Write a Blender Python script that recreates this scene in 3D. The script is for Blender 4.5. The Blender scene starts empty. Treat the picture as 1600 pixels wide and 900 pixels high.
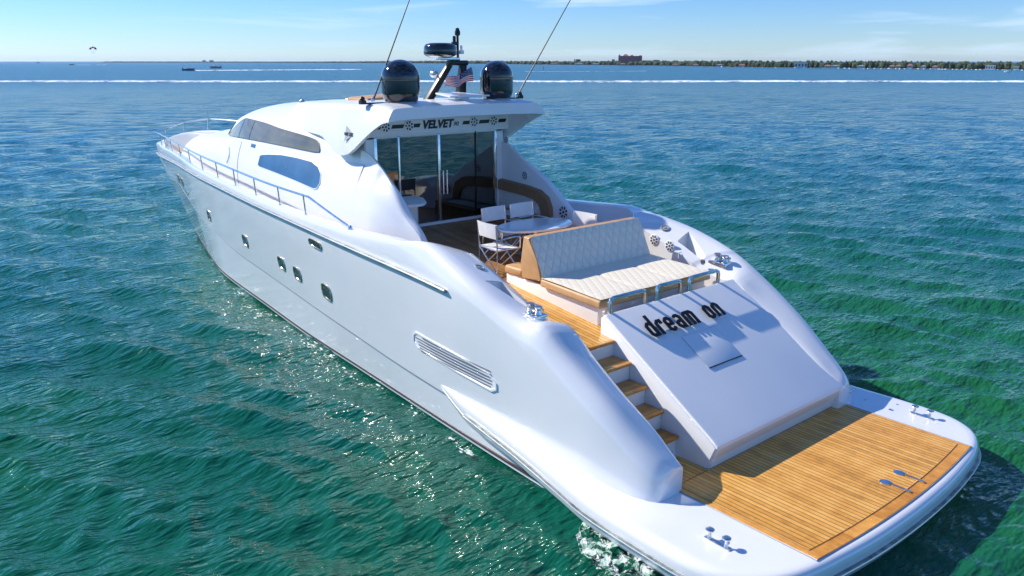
import bpy, bmesh, math, random
import numpy as np
from mathutils import Vector, Matrix
R=math.radians
random.seed(7); rng=np.random.default_rng(11)
sc=bpy.context.scene
col=sc.collection
# ------------------------------------------------------------------ camera, sky, sun, exposure
CAM=(-3.47,9.12,5.6)
cd=bpy.data.cameras.new('camera'); cd.sensor_width=36; cd.lens=28.0; cd.clip_start=.1; cd.clip_end=60000
cam=bpy.data.objects.new('camera',cd); col.objects.link(cam)
PITCH=math.atan(354/1244.); YAW=R(39.8)
fw=Vector((math.cos(YAW)*math.cos(PITCH),-math.sin(YAW)*math.cos(PITCH),-math.sin(PITCH)))
cam.location=CAM; cam.rotation_euler=fw.to_track_quat('-Z','Y').to_euler(); sc.camera=cam
SUN_EL,SUN_AZ=R(36.8),R(30)       # azimuth measured from +X (bow) towards +Y (port)
w=bpy.data.worlds.new('World'); sc.world=w; w.use_nodes=True
nt=w.node_tree; nt.nodes.clear()
N=nt.nodes.new; L=nt.links.new
out=N('ShaderNodeOutputWorld'); bg=N('ShaderNodeBackground'); sky=N('ShaderNodeTexSky')
sky.sky_type='NISHITA'; sky.sun_disc=False; sky.sun_elevation=SUN_EL; sky.sun_rotation=R(90)-SUN_AZ
sky.air_density=1.0; sky.dust_density=0; sky.ozone_density=1.6; sky.altitude=0
tc=N('ShaderNodeTexCoord'); mp=N('ShaderNodeMapping'); L(tc.outputs['Generated'],mp.inputs[0])
mp.inputs['Rotation'].default_value=(R(4),R(-5),R(38)); mp.inputs['Scale'].default_value=(2.2,1.3,26)
no=N('ShaderNodeTexNoise'); no.inputs['Scale'].default_value=1.5; no.inputs['Detail'].default_value=7; no.inputs['Roughness'].default_value=.55
no.inputs['Distortion'].default_value=.5
L(mp.outputs[0],no.inputs[0])
cr=N('ShaderNodeValToRGB'); cr.color_ramp.elements[0].position=.50; cr.color_ramp.elements[1].position=.74
cr.color_ramp.elements[1].color=(.8,.8,.8,1)
L(no.outputs[0],cr.inputs[0])
tint=N('ShaderNodeMix'); tint.data_type='RGBA'; tint.blend_type='MULTIPLY'; tint.inputs[0].default_value=1
L(sky.outputs[0],tint.inputs[6]); tint.inputs[7].default_value=(.51,.69,1.08,1)
hs=N('ShaderNodeHueSaturation'); hs.inputs['Saturation'].default_value=1.16; hs.inputs['Value'].default_value=1.0; L(tint.outputs[2],hs.inputs['Color'])
mx=N('ShaderNodeMix'); mx.data_type='RGBA'; L(cr.outputs[0],mx.inputs[0]); L(hs.outputs[0],mx.inputs[6]); mx.inputs[7].default_value=(5.6,6.9,8.8,1)
L(mx.outputs[2],bg.inputs[0]); bg.inputs[1].default_value=.11; L(bg.outputs[0],out.inputs[0])
sd=bpy.data.lights.new('sun','SUN'); sd.energy=4.6; sd.angle=R(.53); sd.color=(1,.94,.85)
so=bpy.data.objects.new('sun',sd); col.objects.link(so)
sv=Vector((math.cos(SUN_EL)*math.cos(SUN_AZ),math.cos(SUN_EL)*math.sin(SUN_AZ),math.sin(SUN_EL)))
so.rotation_euler=sv.to_track_quat('Z','Y').to_euler(); so.location=(0,0,60)
sc.cycles.blur_glossy=.1; sc.cycles.sample_clamp_indirect=60; sc.cycles.volume_bounces=0
vs=sc.view_settings; vs.view_transform='Standard'; vs.look='None'; vs.exposure=.42; vs.gamma=1; vs.use_curve_mapping=False

# ------------------------------------------------------------------ materials
def mat(name,colr,rough=.5,metal=0,coat=0,spec=.5,ior=1.45):
    m=bpy.data.materials.new(name); m.use_nodes=True; b=m.node_tree.nodes['Principled BSDF']
    b.inputs['Base Color'].default_value=(*colr,1); b.inputs['Roughness'].default_value=rough; b.inputs['Metallic'].default_value=metal
    b.inputs['Coat Weight'].default_value=coat; b.inputs['Coat Roughness'].default_value=.03; b.inputs['Specular IOR Level'].default_value=spec; b.inputs['IOR'].default_value=ior
    return m
def nodes(m): return m.node_tree.nodes, m.node_tree.links, m.node_tree.nodes['Principled BSDF']
def noisy(m,scale,c1,c2,detail=6,lo=.35,hi=.65,stretch=(1,1,1),bump=0,bscale=None,dist=.02):
    n,l,b=nodes(m); t=n.new('ShaderNodeTexCoord'); mpp=n.new('ShaderNodeMapping'); mpp.inputs['Scale'].default_value=stretch
    l.new(t.outputs['Object'],mpp.inputs[0]); x=n.new('ShaderNodeTexNoise'); x.inputs['Scale'].default_value=scale; x.inputs['Detail'].default_value=detail
    l.new(mpp.outputs[0],x.inputs[0]); r=n.new('ShaderNodeValToRGB'); r.color_ramp.elements[0].position=lo; r.color_ramp.elements[1].position=hi
    r.color_ramp.elements[0].color=(*c1,1); r.color_ramp.elements[1].color=(*c2,1); l.new(x.outputs[0],r.inputs[0]); l.new(r.outputs[0],b.inputs['Base Color'])
    if bump:
        y=n.new('ShaderNodeTexNoise'); y.inputs['Scale'].default_value=bscale or scale; y.inputs['Detail'].default_value=4; l.new(mpp.outputs[0],y.inputs[0])
        bp=n.new('ShaderNodeBump'); bp.inputs['Strength'].default_value=bump; bp.inputs['Distance'].default_value=dist; l.new(y.outputs[0],bp.inputs['Height']); l.new(bp.outputs[0],b.inputs['Normal'])
    return r
gel=mat('white_gelcoat',(.80,.80,.80),.32,coat=.3); gel.node_tree.nodes['Principled BSDF'].inputs['Coat Roughness'].default_value=.12; noisy(gel,.9,(.77,.775,.785),(.82,.82,.815),4,.3,.7)
hullm=mat('hull_gelcoat',(.8,.8,.8),.25,coat=1.0); hullm.node_tree.nodes['Principled BSDF'].inputs['Coat Roughness'].default_value=.055; hullm.node_tree.nodes['Principled BSDF'].inputs['Coat IOR'].default_value=1.65; noisy(hullm,.6,(.75,.76,.775),(.80,.80,.80),5,.3,.7,bump=.05,bscale=1.3,dist=.05)
gelmat=mat('nonskid_white',(.76,.75,.73),.6); noisy(gelmat,3,(.74,.73,.71),(.79,.785,.77),5,.3,.7,bump=.3,bscale=180,dist=.002)
darkbottom=mat('dark_antifouling',(.02,.02,.022),.5)
grayline=mat('grey_joint',(.28,.30,.33),.5)
chrome=mat('polished_steel',(.74,.73,.71),.17,metal=1); noisy(chrome,8,(.66,.65,.63),(.82,.81,.79),3)
rubm=mat('rubbing_strip',(.22,.24,.22),.35,metal=.5); noisy(rubm,5,(.10,.13,.11),(.40,.42,.38),6,.35,.65)
trimm=mat('strake_steel',(.78,.76,.68),.3,metal=.7)
rimm=mat('porthole_rim',(.66,.60,.48),.25,metal=.8)
black=mat('gloss_black',(.006,.007,.009),.08,coat=1)
satin=mat('satin_black',(.012,.012,.014),.35)
letterm=mat('letter_black',(.006,.006,.008),.3)
navy=mat('navy_grille',(.01,.018,.05),.5)
tan=mat('tan_leather',(.52,.30,.13),.48); noisy(tan,5,(.47,.27,.115),(.57,.335,.15),4,bump=.15,bscale=60,dist=.003)
brown=mat('brown_leather',(.27,.15,.075),.45); noisy(brown,5,(.25,.14,.07),(.30,.17,.085),4,bump=.15,bscale=60,dist=.003)
fabric=mat('white_canvas',(.74,.73,.71),.85); noisy(fabric,6,(.69,.68,.66),(.78,.77,.75),4,bump=.25,bscale=25,dist=.01)
tablem=mat('table_white',(.82,.82,.82),.12,coat=.6)
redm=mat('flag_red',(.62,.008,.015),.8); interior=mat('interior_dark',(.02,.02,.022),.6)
curtain=mat('blue_curtain',(.05,.17,.30),.8); curtain2=mat('grey_curtain',(.13,.14,.14),.8)
def quilt(name,c,s=9.,axes=(0,1),strength=.6,c2=None):
    m=mat(name,c,.5); n,l,b=nodes(m); t=n.new('ShaderNodeTexCoord'); sx=n.new('ShaderNodeSeparateXYZ'); l.new(t.outputs['Object'],sx.inputs[0])
    def M(op,a,bb=None):
        q=n.new('ShaderNodeMath'); q.operation=op
        for i,v in enumerate((a,bb)):
            if v is None: continue
            if isinstance(v,(int,float)): q.inputs[i].default_value=v
            else: l.new(v,q.inputs[i])
        return q.outputs[0]
    A=sx.outputs[axes[0]]; B=sx.outputs[axes[1]]
    u=M('MULTIPLY',M('ADD',M('MULTIPLY',A,.62),B),s); v=M('MULTIPLY',M('SUBTRACT',M('MULTIPLY',A,.62),B),s)
    def tri(z): return M('ABSOLUTE',M('SUBTRACT',M('FRACT',z),.5))
    h=M('SUBTRACT',.5,M('MAXIMUM',tri(u),tri(v)))          # 0 at the stitch lines
    hh=M('POWER',M('MULTIPLY',h,2.),.35)
    bp=n.new('ShaderNodeBump'); bp.inputs['Strength'].default_value=strength; bp.inputs['Distance'].default_value=.02; l.new(hh,bp.inputs['Height']); l.new(bp.outputs[0],b.inputs['Normal'])
    return m
quilt_top=quilt('quilted_cream',(.82,.74,.58),7.0,(0,1),.4)
quilt_back=quilt('quilted_pale',(.79,.73,.62),6.0,(2,1),1.0)
quilt_wall=quilt('quilted_grey',(.70,.69,.66),11,(2,0),.8)
def teak_mat(name,pitch,axis,c1=(.42,.19,.045),c2=(.62,.33,.10),caulk=(.05,.028,.012),cw=.1):
    m=mat(name,c1,.42); n,l,b=nodes(m); t=n.new('ShaderNodeTexCoord'); sx=n.new('ShaderNodeSeparateXYZ'); l.new(t.outputs['Object'],sx.inputs[0])
    d=n.new('ShaderNodeMath'); d.operation='DIVIDE'; l.new(sx.outputs[axis],d.inputs[0]); d.inputs[1].default_value=pitch
    fr=n.new('ShaderNodeMath'); fr.operation='FRACT'; l.new(d.outputs[0],fr.inputs[0])
    lt=n.new('ShaderNodeMath'); lt.operation='LESS_THAN'; l.new(fr.outputs[0],lt.inputs[0]); lt.inputs[1].default_value=cw
    fl=n.new('ShaderNodeMath'); fl.operation='FLOOR'; l.new(d.outputs[0],fl.inputs[0])
    wn=n.new('ShaderNodeTexWhiteNoise'); wn.noise_dimensions='1D'; l.new(fl.outputs[0],wn.inputs['W'])
    mpp=n.new('ShaderNodeMapping'); mpp.inputs['Scale'].default_value=(2.5,30,8) if axis==1 else (30,2.5,8); l.new(t.outputs['Object'],mpp.inputs[0])
    off=n.new('ShaderNodeVectorMath'); off.operation='ADD'; l.new(mpp.outputs[0],off.inputs[0])
    cx=n.new('ShaderNodeCombineXYZ'); mm=n.new('ShaderNodeMath'); mm.operation='MULTIPLY'; mm.inputs[1].default_value=40; l.new(wn.outputs[0],mm.inputs[0]); l.new(mm.outputs[0],cx.inputs[0]); l.new(cx.outputs[0],off.inputs[1])
    g=n.new('ShaderNodeTexNoise'); g.inputs['Scale'].default_value=1; g.inputs['Detail'].default_value=6; g.inputs['Distortion'].default_value=.6; l.new(off.outputs[0],g.inputs[0])
    big=n.new('ShaderNodeTexNoise'); big.inputs['Scale'].default_value=3.0; big.inputs['Detail'].default_value=5; big.inputs['Roughness'].default_value=.75; l.new(t.outputs['Object'],big.inputs[0])
    a=n.new('ShaderNodeMath'); a.operation='MULTIPLY_ADD'; l.new(g.outputs[0],a.inputs[0]); a.inputs[1].default_value=.36; 
    a2=n.new('ShaderNodeMath'); a2.operation='MULTIPLY_ADD'; l.new(wn.outputs[0],a2.inputs[0]); a2.inputs[1].default_value=.30; a2.inputs[2].default_value=-.18; l.new(a2.outputs[0],a.inputs[2])
    a3=n.new('ShaderNodeMath'); a3.operation='MULTIPLY_ADD'; l.new(big.outputs[0],a3.inputs[0]); a3.inputs[1].default_value=1.15; l.new(a.outputs[0],a3.inputs[2])
    r=n.new('ShaderNodeValToRGB'); r.color_ramp.elements[0].position=.36; r.color_ramp.elements[1].position=.92; r.color_ramp.elements[0].color=(*[q*.62 for q in c1],1); r.color_ramp.elements[1].color=(*c2,1)
    e=r.color_ramp.elements.new(.62); e.color=(*c1,1); l.new(a3.outputs[0],r.inputs[0])
    mix=n.new('ShaderNodeMix'); mix.data_type='RGBA'; l.new(lt.outputs[0],mix.inputs[0]); l.new(r.outputs[0],mix.inputs[6]); mix.inputs[7].default_value=(*caulk,1)
    l.new(mix.outputs[2],b.inputs['Base Color'])
    return m
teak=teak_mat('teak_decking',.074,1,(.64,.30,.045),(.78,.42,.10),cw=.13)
teak_t=teak_mat('teak_margin',.3,1,(.52,.21,.025),(.72,.34,.06),cw=.0)
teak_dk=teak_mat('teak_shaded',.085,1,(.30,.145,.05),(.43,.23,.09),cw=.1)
steptk=teak_mat('teak_step',.05,0,(.44,.20,.04),(.62,.32,.08),cw=.08)
def glassm(name,tintc,fac,refl=(.9,.95,1)):
    m=bpy.data.materials.new(name); m.use_nodes=True; n=m.node_tree.nodes; l=m.node_tree.links; n.clear()
    o=n.new('ShaderNodeOutputMaterial'); t=n.new('ShaderNodeBsdfTransparent'); t.inputs[0].default_value=(*tintc,1)
    g=n.new('ShaderNodeBsdfGlossy'); g.inputs['Roughness'].default_value=.01; g.inputs[0].default_value=(*refl,1)
    x=n.new('ShaderNodeMixShader'); x.inputs[0].default_value=fac; l.new(t.outputs[0],x.inputs[1]); l.new(g.outputs[0],x.inputs[2]); l.new(x.outputs[0],o.inputs[0]); return m
doorglass=glassm('tinted_door_glass',(.10,.14,.17),.15,(1,.97,.9))
sideglass=mat('smoked_side_glass',(.17,.175,.135),.04,coat=.0); noisy(sideglass,.8,(.12,.125,.10),(.22,.22,.17),3,.35,.65)
bluewin=mat('blue_window_cover',(.02,.12,.30),.6,spec=.25); noisy(bluewin,2,(.014,.115,.27),(.026,.145,.33),3,bump=.1,bscale=9,dist=.02)
portglass=mat('porthole_glass',(.16,.10,.035),.08,metal=.55,coat=1); noisy(portglass,11,(.012,.008,.005),(.22,.13,.04),5,.48,.72)  # golden reflections on the dark glass are mottled into its colour
cap_clear=mat('clear_plastic',(.8,.82,.85),.1,coat=1)

# ------------------------------------------------------------------ mesh helpers
def tag(o,label=None,cat=None,group=None,kind=None):
    if label: o['label']=label
    if cat: o['category']=cat
    if group: o['group']=group
    if kind: o['kind']=kind
    return o
def empty(name,loc=(0,0,0),rz=0):
    o=bpy.data.objects.new(name,None); col.objects.link(o); o.location=loc; o.rotation_euler=(0,0,rz); o.empty_display_size=.2; return o
def ob(name,me,parent=None):
    o=bpy.data.objects.new(name,me); col.objects.link(o)
    if parent: o.parent=parent
    return o
def finish(me,mats,smooth=35):
    for m in (mats if isinstance(mats,(list,tuple)) else [mats]): me.materials.append(m)
    if smooth:
        me.polygons.foreach_set('use_smooth',[True]*len(me.polygons)); me.set_sharp_from_angle(angle=R(smooth))
    me.update()
class MB:
    def __init__(s): s.bm=bmesh.new(); s.mi=0
    def _tagm(s,faces):
        for f in faces: f.material_index=s.mi
    def poly(s,vs,fs):
        v=[s.bm.verts.new(p) for p in vs]; out=[]
        for f in fs:
            try: out.append(s.bm.faces.new([v[i] for i in f]))
            except ValueError: pass
        s._tagm(out); return v,out
    def box(s,a,b,bev=0,mtx=None,seg=2):
        (x0,y0,z0),(x1,y1,z1)=a,b
        vs=[(x,y,z) for x in (x0,x1) for y in (y0,y1) for z in (z0,z1)]
        if mtx: vs=[mtx@Vector(q) for q in vs]
        v,f=s.poly(vs,[(0,1,3,2),(4,6,7,5),(0,4,5,1),(2,3,7,6),(0,2,6,4),(1,5,7,3)])
        if bev:
            ed=list({e for ff in f for e in ff.edges}); r=bmesh.ops.bevel(s.bm,geom=ed,offset=bev,segments=seg,affect='EDGES',profile=.5); s._tagm(r['faces'])
        return s
    def hexa(s,vs,bev=0):   # 8 points, bottom 4 then top 4 (ccw)
        v,f=s.poly(vs,[(3,2,1,0),(4,5,6,7),(0,1,5,4),(1,2,6,5),(2,3,7,6),(3,0,4,7)])
        if bev:
            ed=list({e for ff in f for e in ff.edges}); r=bmesh.ops.bevel(s.bm,geom=ed,offset=bev,segments=3,affect='EDGES',profile=.5); s._tagm(r['faces'])
        return s
    def prism(s,outline,d,bev=0,seg=2):  # outline list of 3D points, extruded by vector d
        n=len(outline); d=Vector(d); vs=[Vector(p) for p in outline]+[Vector(p)+d for p in outline]
        fs=[tuple(range(n)),tuple(range(2*n-1,n-1,-1))]+[(i,i+n,(i+1)%n+n,(i+1)%n) for i in range(n)]
        v,f=s.poly(vs,fs)
        if bev:
            ed=list({e for ff in f[:2] for e in ff.edges}); r=bmesh.ops.bevel(s.bm,geom=ed,offset=bev,segments=seg,affect='EDGES',profile=.5); s._tagm(r['faces'])
        return s
    def tube(s,pts,r,seg=8,closed=False,r2=None):
        pts=[Vector(p) for p in pts]; n=len(pts); rings=[]
        up=Vector((0,0,1)); prev=None
        for i,p in enumerate(pts):
            a=pts[(i-1)%n] if (i or closed) else p; b=pts[(i+1)%n] if (i<n-1 or closed) else p
            t=(b-a).normalized()
            if prev is None:
                u=t.cross(up); 
                if u.length<.1: u=t.cross(Vector((1,0,0)))
            else: u=prev-t*prev.dot(t)
            u.normalize(); prev=u; ww=t.cross(u)
            rr=r if r2 is None else r+(r2-r)*i/(n-1)
            rings.append([s.bm.verts.new(p+(u*math.cos(2*math.pi*k/seg)+ww*math.sin(2*math.pi*k/seg))*rr) for k in range(seg)])
        fs=[]
        for i in range(n if closed else n-1):
            A,B=rings[i],rings[(i+1)%n]
            for k in range(seg): fs.append(s.bm.faces.new((A[k],A[(k+1)%seg],B[(k+1)%seg],B[k])))
        if not closed: fs.append(s.bm.faces.new(rings[0][::-1])); fs.append(s.bm.faces.new(rings[-1]))
        s._tagm(fs); return s
    def lathe(s,prof,c=(0,0,0),seg=24,axis='Z',mtx=None):
        rings=[]; c=Vector(c)
        for r,z in prof:
            rg=[]
            for k in range(seg):
                a=2*math.pi*k/seg; p=Vector((r*math.cos(a),r*math.sin(a),z))
                if axis=='Y': p=Vector((p.x,p.z,p.y))
                if axis=='X': p=Vector((p.z,p.x,p.y))
                p=(mtx@p) if mtx else p+c
                rg.append(s.bm.verts.new(p))
            rings.append(rg)
        fs=[]
        for i in range(len(rings)-1):
            for k in range(seg): fs.append(s.bm.faces.new((rings[i][k],rings[i][(k+1)%seg],rings[i+1][(k+1)%seg],rings[i+1][k])))
        fs.append(s.bm.faces.new(rings[0][::-1])); fs.append(s.bm.faces.new(rings[-1])); s._tagm(fs); return s
    def grid(s,P,close=False):   # P[i][j] points
        V=[[s.bm.verts.new(p) for p in row] for row in P]; fs=[]
        for i in range(len(V)-1):
            m=len(V[i]); 
            for j in range(m if close else m-1):
                try: fs.append(s.bm.faces.new((V[i][j],V[i+1][j],V[i+1][(j+1)%m],V[i][(j+1)%m])))
                except ValueError: pass
        s._tagm(fs); return V
    def build(s,name,mats,parent=None,smooth=35,recalc=True,weld=0):
        if weld: bmesh.ops.remove_doubles(s.bm,verts=s.bm.verts,dist=weld)
        if recalc: bmesh.ops.recalc_face_normals(s.bm,faces=s.bm.faces)
        me=bpy.data.meshes.new(name); s.bm.to_mesh(me); s.bm.free(); finish(me,mats,smooth); return ob(name,me,parent)
def pch(xs,ys):
    xs=np.array(xs,float); ys=np.array(ys,float); o=np.argsort(xs); xs=xs[o]; ys=ys[o]
    h=np.diff(xs); d=np.diff(ys)/h; m=np.zeros(len(xs)); m[0]=d[0]; m[-1]=d[-1]
    for i in range(1,len(xs)-1):
        if d[i-1]*d[i]>0:
            w1=2*h[i]+h[i-1]; w2=h[i]+2*h[i-1]; m[i]=(w1+w2)/(w1/d[i-1]+w2/d[i])
    def f(x):
        x=min(max(x,xs[0]),xs[-1]); i=min(int(np.searchsorted(xs,x,side='right'))-1,len(xs)-2); i=max(i,0)
        t=(x-xs[i])/h[i]; t2=t*t; t3=t2*t
        return float((2*t3-3*t2+1)*ys[i]+(t3-2*t2+t)*h[i]*m[i]+(-2*t3+3*t2)*ys[i+1]+(t3-t2)*h[i]*m[i+1])
    return f
def C(d): k=sorted(d); return pch(k,[d[q] for q in k])
def ss(a,b,x): t=min(max((x-a)/(b-a),0),1); return t*t*(3-2*t)
def curve(pts,n=8):   # smooth 3D path through points (Catmull-Rom)
    P=[Vector(p) for p in pts]; out=[]
    for i in range(len(P)-1):
        a=P[i-1] if i else P[i]*2-P[i+1]; b=P[i]; c=P[i+1]; d=P[i+2] if i+2<len(P) else P[i+1]*2-P[i]
        for k in range(n):
            t=k/n; out.append(.5*((2*b)+(c-a)*t+(2*a-5*b+4*c-d)*t*t+(3*b-a-3*c+d)*t**3))
    out.append(P[-1]); return out
def textobj(name,txt,size,mtx,m,parent,ext=.004,offs=0,sx=1,align='CENTER',space=1.0):
    cu=bpy.data.curves.new(name,'FONT'); cu.body=txt; cu.size=size; cu.extrude=ext; cu.offset=offs; cu.align_x=align; cu.space_character=space; cu.resolution_u=4
    t=bpy.data.objects.new('tmp',cu); col.objects.link(t); bpy.context.view_layer.update()
    me=bpy.data.meshes.new_from_object(t.evaluated_get(bpy.context.evaluated_depsgraph_get())); bpy.data.objects.remove(t); 
    me.transform(mtx@Matrix.Diagonal((sx,1,1,1))); me.materials.clear(); finish(me,m,30); me.name=name; return ob(name,me,parent)
def frame(o,xa,ya):   # matrix with local x = xa, y = ya
    xa=Vector(xa).normalized(); ya=Vector(ya); za=xa.cross(ya).normalized(); ya=za.cross(xa)
    m=Matrix((xa,ya,za)).transposed().to_4x4(); m.translation=Vector(o); return m

# ================================================================== the yacht
Y=empty('motor_yacht'); tag(Y,'large white motor yacht with teak swim platform and black radar domes filling the foreground','yacht')
deckz=lambda x: 1.80+.104*(x-3.9)
zK=C({1.9:-.7,20:-.7,23:-.45,24.5:0,26:.8,27.5:1.6,28.35:2.28})
z1=C({1.9:0,23.5:.0,24.5:.15,26:.95,27.5:1.7,28.35:2.29}); y1=C({1.9:2.6,2.7:2.6,4.3:2.56,6.3:2.48,9.1:2.34,11.3:2.24,14.3:2.0,17.6:1.72,20:1.25,22:.8,23.5:.45,24.5:.26,26:.12,27.5:.05,28.35:0})
z2=C({1.9:.40,3:.5,4:.56,5.6:.62,7:.67,9.5:.8,13.5:.95,16.5:1.05,19:1.25,22:1.5,24.5:1.75,26.5:1.95,28.35:2.295})
y2=C({1.9:2.22,2.0:2.33,2.15:2.41,2.4:2.47,3:2.54,4.3:2.58,5.6:2.58,7:2.55,9.5:2.45,13.5:2.17,16.5:1.92,19:1.62,22:1.08,24.5:.6,26.5:.28,28.35:0})
z3=C({1.95:.60,2.1:.66,2.4:.84,3:1.22,3.77:1.68,4.4:2.0,5.6:2.36,8.5:2.48,12:2.56,16.7:2.6,20:2.58,22.5:2.50,25:2.40,27:2.33,28.35:2.30})
y3=C({1.9:2.18,2.0:2.30,2.15:2.38,2.4:2.44,3:2.53,4.4:2.62,5.6:2.68,8.5:2.63,12:2.47,16.7:2.05,20:1.6,22.5:1.12,25:.66,27:.30,28.35:0.0})
z4=C({1.95:.84,2.02:.92,2.15:1.02,2.4:1.2,3.0:1.64,3.77:2.12,4.4:2.44,5.0:2.62,5.5:2.73,6.2:2.83,6.8:2.88,8:2.82,9.2:2.76,12:2.74,16.7:2.78,20:2.78,23:2.76,26:2.70,28.35:2.66})
zin=C({1.95:.83,2.02:.88,2.15:.97,2.32:1.10,3:1.50,3.58:1.87,3.86:2.08,4.0:2.14,4.2:2.10,4.6:2.18,5.2:2.41,5.8:2.62,6.1:2.72,6.5:2.83})
def yin(x):
    fwd=max(y3(x)-.24,0.0); aft=1.87
    t=ss(6.1,6.9,x); v=aft*(1-t)+fwd*t
    if x>26: v=max(fwd,0)
    return v
SB=C({10:0,14:.12,20:.48,24:.60,26:.46,27.3:.2,28.35:0})
def hull_section(x,sg):
    r=1-ss(6.2,7.2,x)      # 1 = wide coaming aft
    bz=(SB(x) if sg<0 else 0)
    zt=z4(x)+bz; zr=z3(x)+bz*.6; yr=y3(x); yi=yin(x)
    if r>0: zi=zin(x)*r+zt*(1-r)
    else: zi=zt
    if sg>0: k_=ss(2.3,3.4,x)*r; zt=zt*(1-k_)+(zi+.13)*k_; zr=min(zr,zt-.16)
    else: zr=min(zr,zt-.2)
    yt=max(yr-.05-.16*r,yi+.02) 
    zfl=(.45 if x<3.80 else deckz(x)-.02) if x<9.2 else (deckz(9.2)-.02 if x<22.5 else 2.38+.08*ss(22.6,23.2,x))
    Z2=min(z2(x),zr-.01)
    K=zK(x)
    P=[(0,K),(y1(x)*.55,K+(z1(x)-K)*.35),(y1(x),z1(x)),(y2(x)-.035*ss(.4,1.2,y2(x)),max(Z2-.03,z1(x)+.004)),(y2(x),Z2)]
    for t in (.33,.66): P.append((y2(x)+(yr-y2(x))*t+.02*math.sin(math.pi*t)*r, Z2+(zr-Z2)*t))
    P.append((yr,zr))
    # shoulder
    for t in (.2,.4,.6,.8):
        a=t*math.pi/2
        P.append((yr-(yr-yt)*(1-math.cos(a)), zr+(zt-zr)*math.sin(a)))
    P.append((yt,zt))
    for t in (.25,.5,.75): 
        P.append((yt+(yi+.03-yt)*t, zt+(zi-zt)*(t*t*.5+t*.5)))
    P.append((yi+.03,zi)); P.append((yi,zi-.03)); P.append((yi,min(zi-.06,zfl+.5*(zi-zfl)))); P.append((yi,min(zfl,zi-.07))); P.append((0,min(zfl,zi-.07)))
    return [(x,sg*max(a,0),b) for a,b in P]
xs=sorted(set([1.95,1.97,2.0,2.05,2.1,2.2]+list(np.linspace(2.3,3.78,14))+[3.80,3.81]+list(np.linspace(3.9,7.4,40))+list(np.linspace(7.5,22.5,70))+[22.6,22.8,23.0,23.2]+list(np.linspace(23.4,28.35,40))))
m=MB()
for sg in (1,-1):
    V=m.grid([hull_section(x,sg) for x in xs])
    m.bm.faces.new([v for v in V[0]][:-1])
hull=m.build('hull',[hullm,darkbottom],Y,40,weld=.0006)
m=MB()
for sg in (1,-1):
    m.prism([(5.30,sg*2.32,2.22),(5.30,sg*2.02,2.22),(4.70,sg*1.985,2.12),(4.70,sg*2.07,2.12)],(0,0,1.0),.015)
cut=m.build('cutter',[hullm,darkbottom],None)
bo=hull.modifiers.new('cut','BOOLEAN'); bo.operation='DIFFERENCE'; bo.object=cut; bo.solver='EXACT'
bpy.context.view_layer.update(); me_=bpy.data.meshes.new_from_object(hull.evaluated_get(bpy.context.evaluated_depsgraph_get()))
hull.modifiers.clear()
if len(me_.polygons)>3000: hull.data=me_; me_.name='hull'; me_.set_sharp_from_angle(angle=R(40))
bpy.data.objects.remove(cut)
def top_z(x,y,sg):
    P=hull_section(x,sg); best=0
    for a,b in zip(P,P[1:]):
        ya,yb_=abs(a[1]),abs(b[1])
        if min(ya,yb_)<=y<=max(ya,yb_) and abs(ya-yb_)>1e-4 and a[2]>1.9: best=max(best,a[2]+(b[2]-a[2])*(y-ya)/(yb_-ya))
    return best
for sg in (1,-1):
    m=MB(); ol_=[(5.31,2.33),(5.31,2.01),(5.0,1.998),(4.69,1.98),(4.69,2.08),(5.0,2.21)]
    fl_=[(x,sg*y,2.20 if x>5 else 2.12) for x,y in ol_]; tp=[(x,sg*y,top_z(x,y,sg)-.006) for x,y in ol_]
    m.grid([fl_,tp],close=True); m.poly(fl_,[tuple(range(6))]); m.build('line_recess',gel,hull,30)
for p in hull.data.polygons:
    if p.center.z<.06: p.material_index=1
# knuckle joint and boot line
m=MB()
for sg in (1,-1):
    m.tube([(x,sg*(y2(x)-.012),z2(x)-.012) for x in np.linspace(6.0,24,90)],.012,6)
m.build('knuckle_groove',grayline,hull)
m=MB()
m.tube([(x,(y1(x)+.006),.07) for x in np.linspace(3,23.6,90)],.022,5); m.tube([(x,-(y1(x)+.006),.07) for x in np.linspace(3,23.6,90)],.022,5)
m.build('boot_stripe',mat('boot_stripe_paint',(.07,.045,.03),.4),hull)
for sg in (1,-1):
    m=MB(); pts=[(x,sg*(y3(x)+.03),z3(x)+(.6*SB(x) if sg<0 else 0)-.01) for x in np.linspace(5.75,28.3,160)]
    m.tube(pts,.030,8); m.build('rubbing_strake',rubm,hull)
    m=MB(); m.tube([(a,b+sg*.022,c+.016) for a,b,c in pts],.013,6); m.build('strake_trim',trimm,hull)
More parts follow.
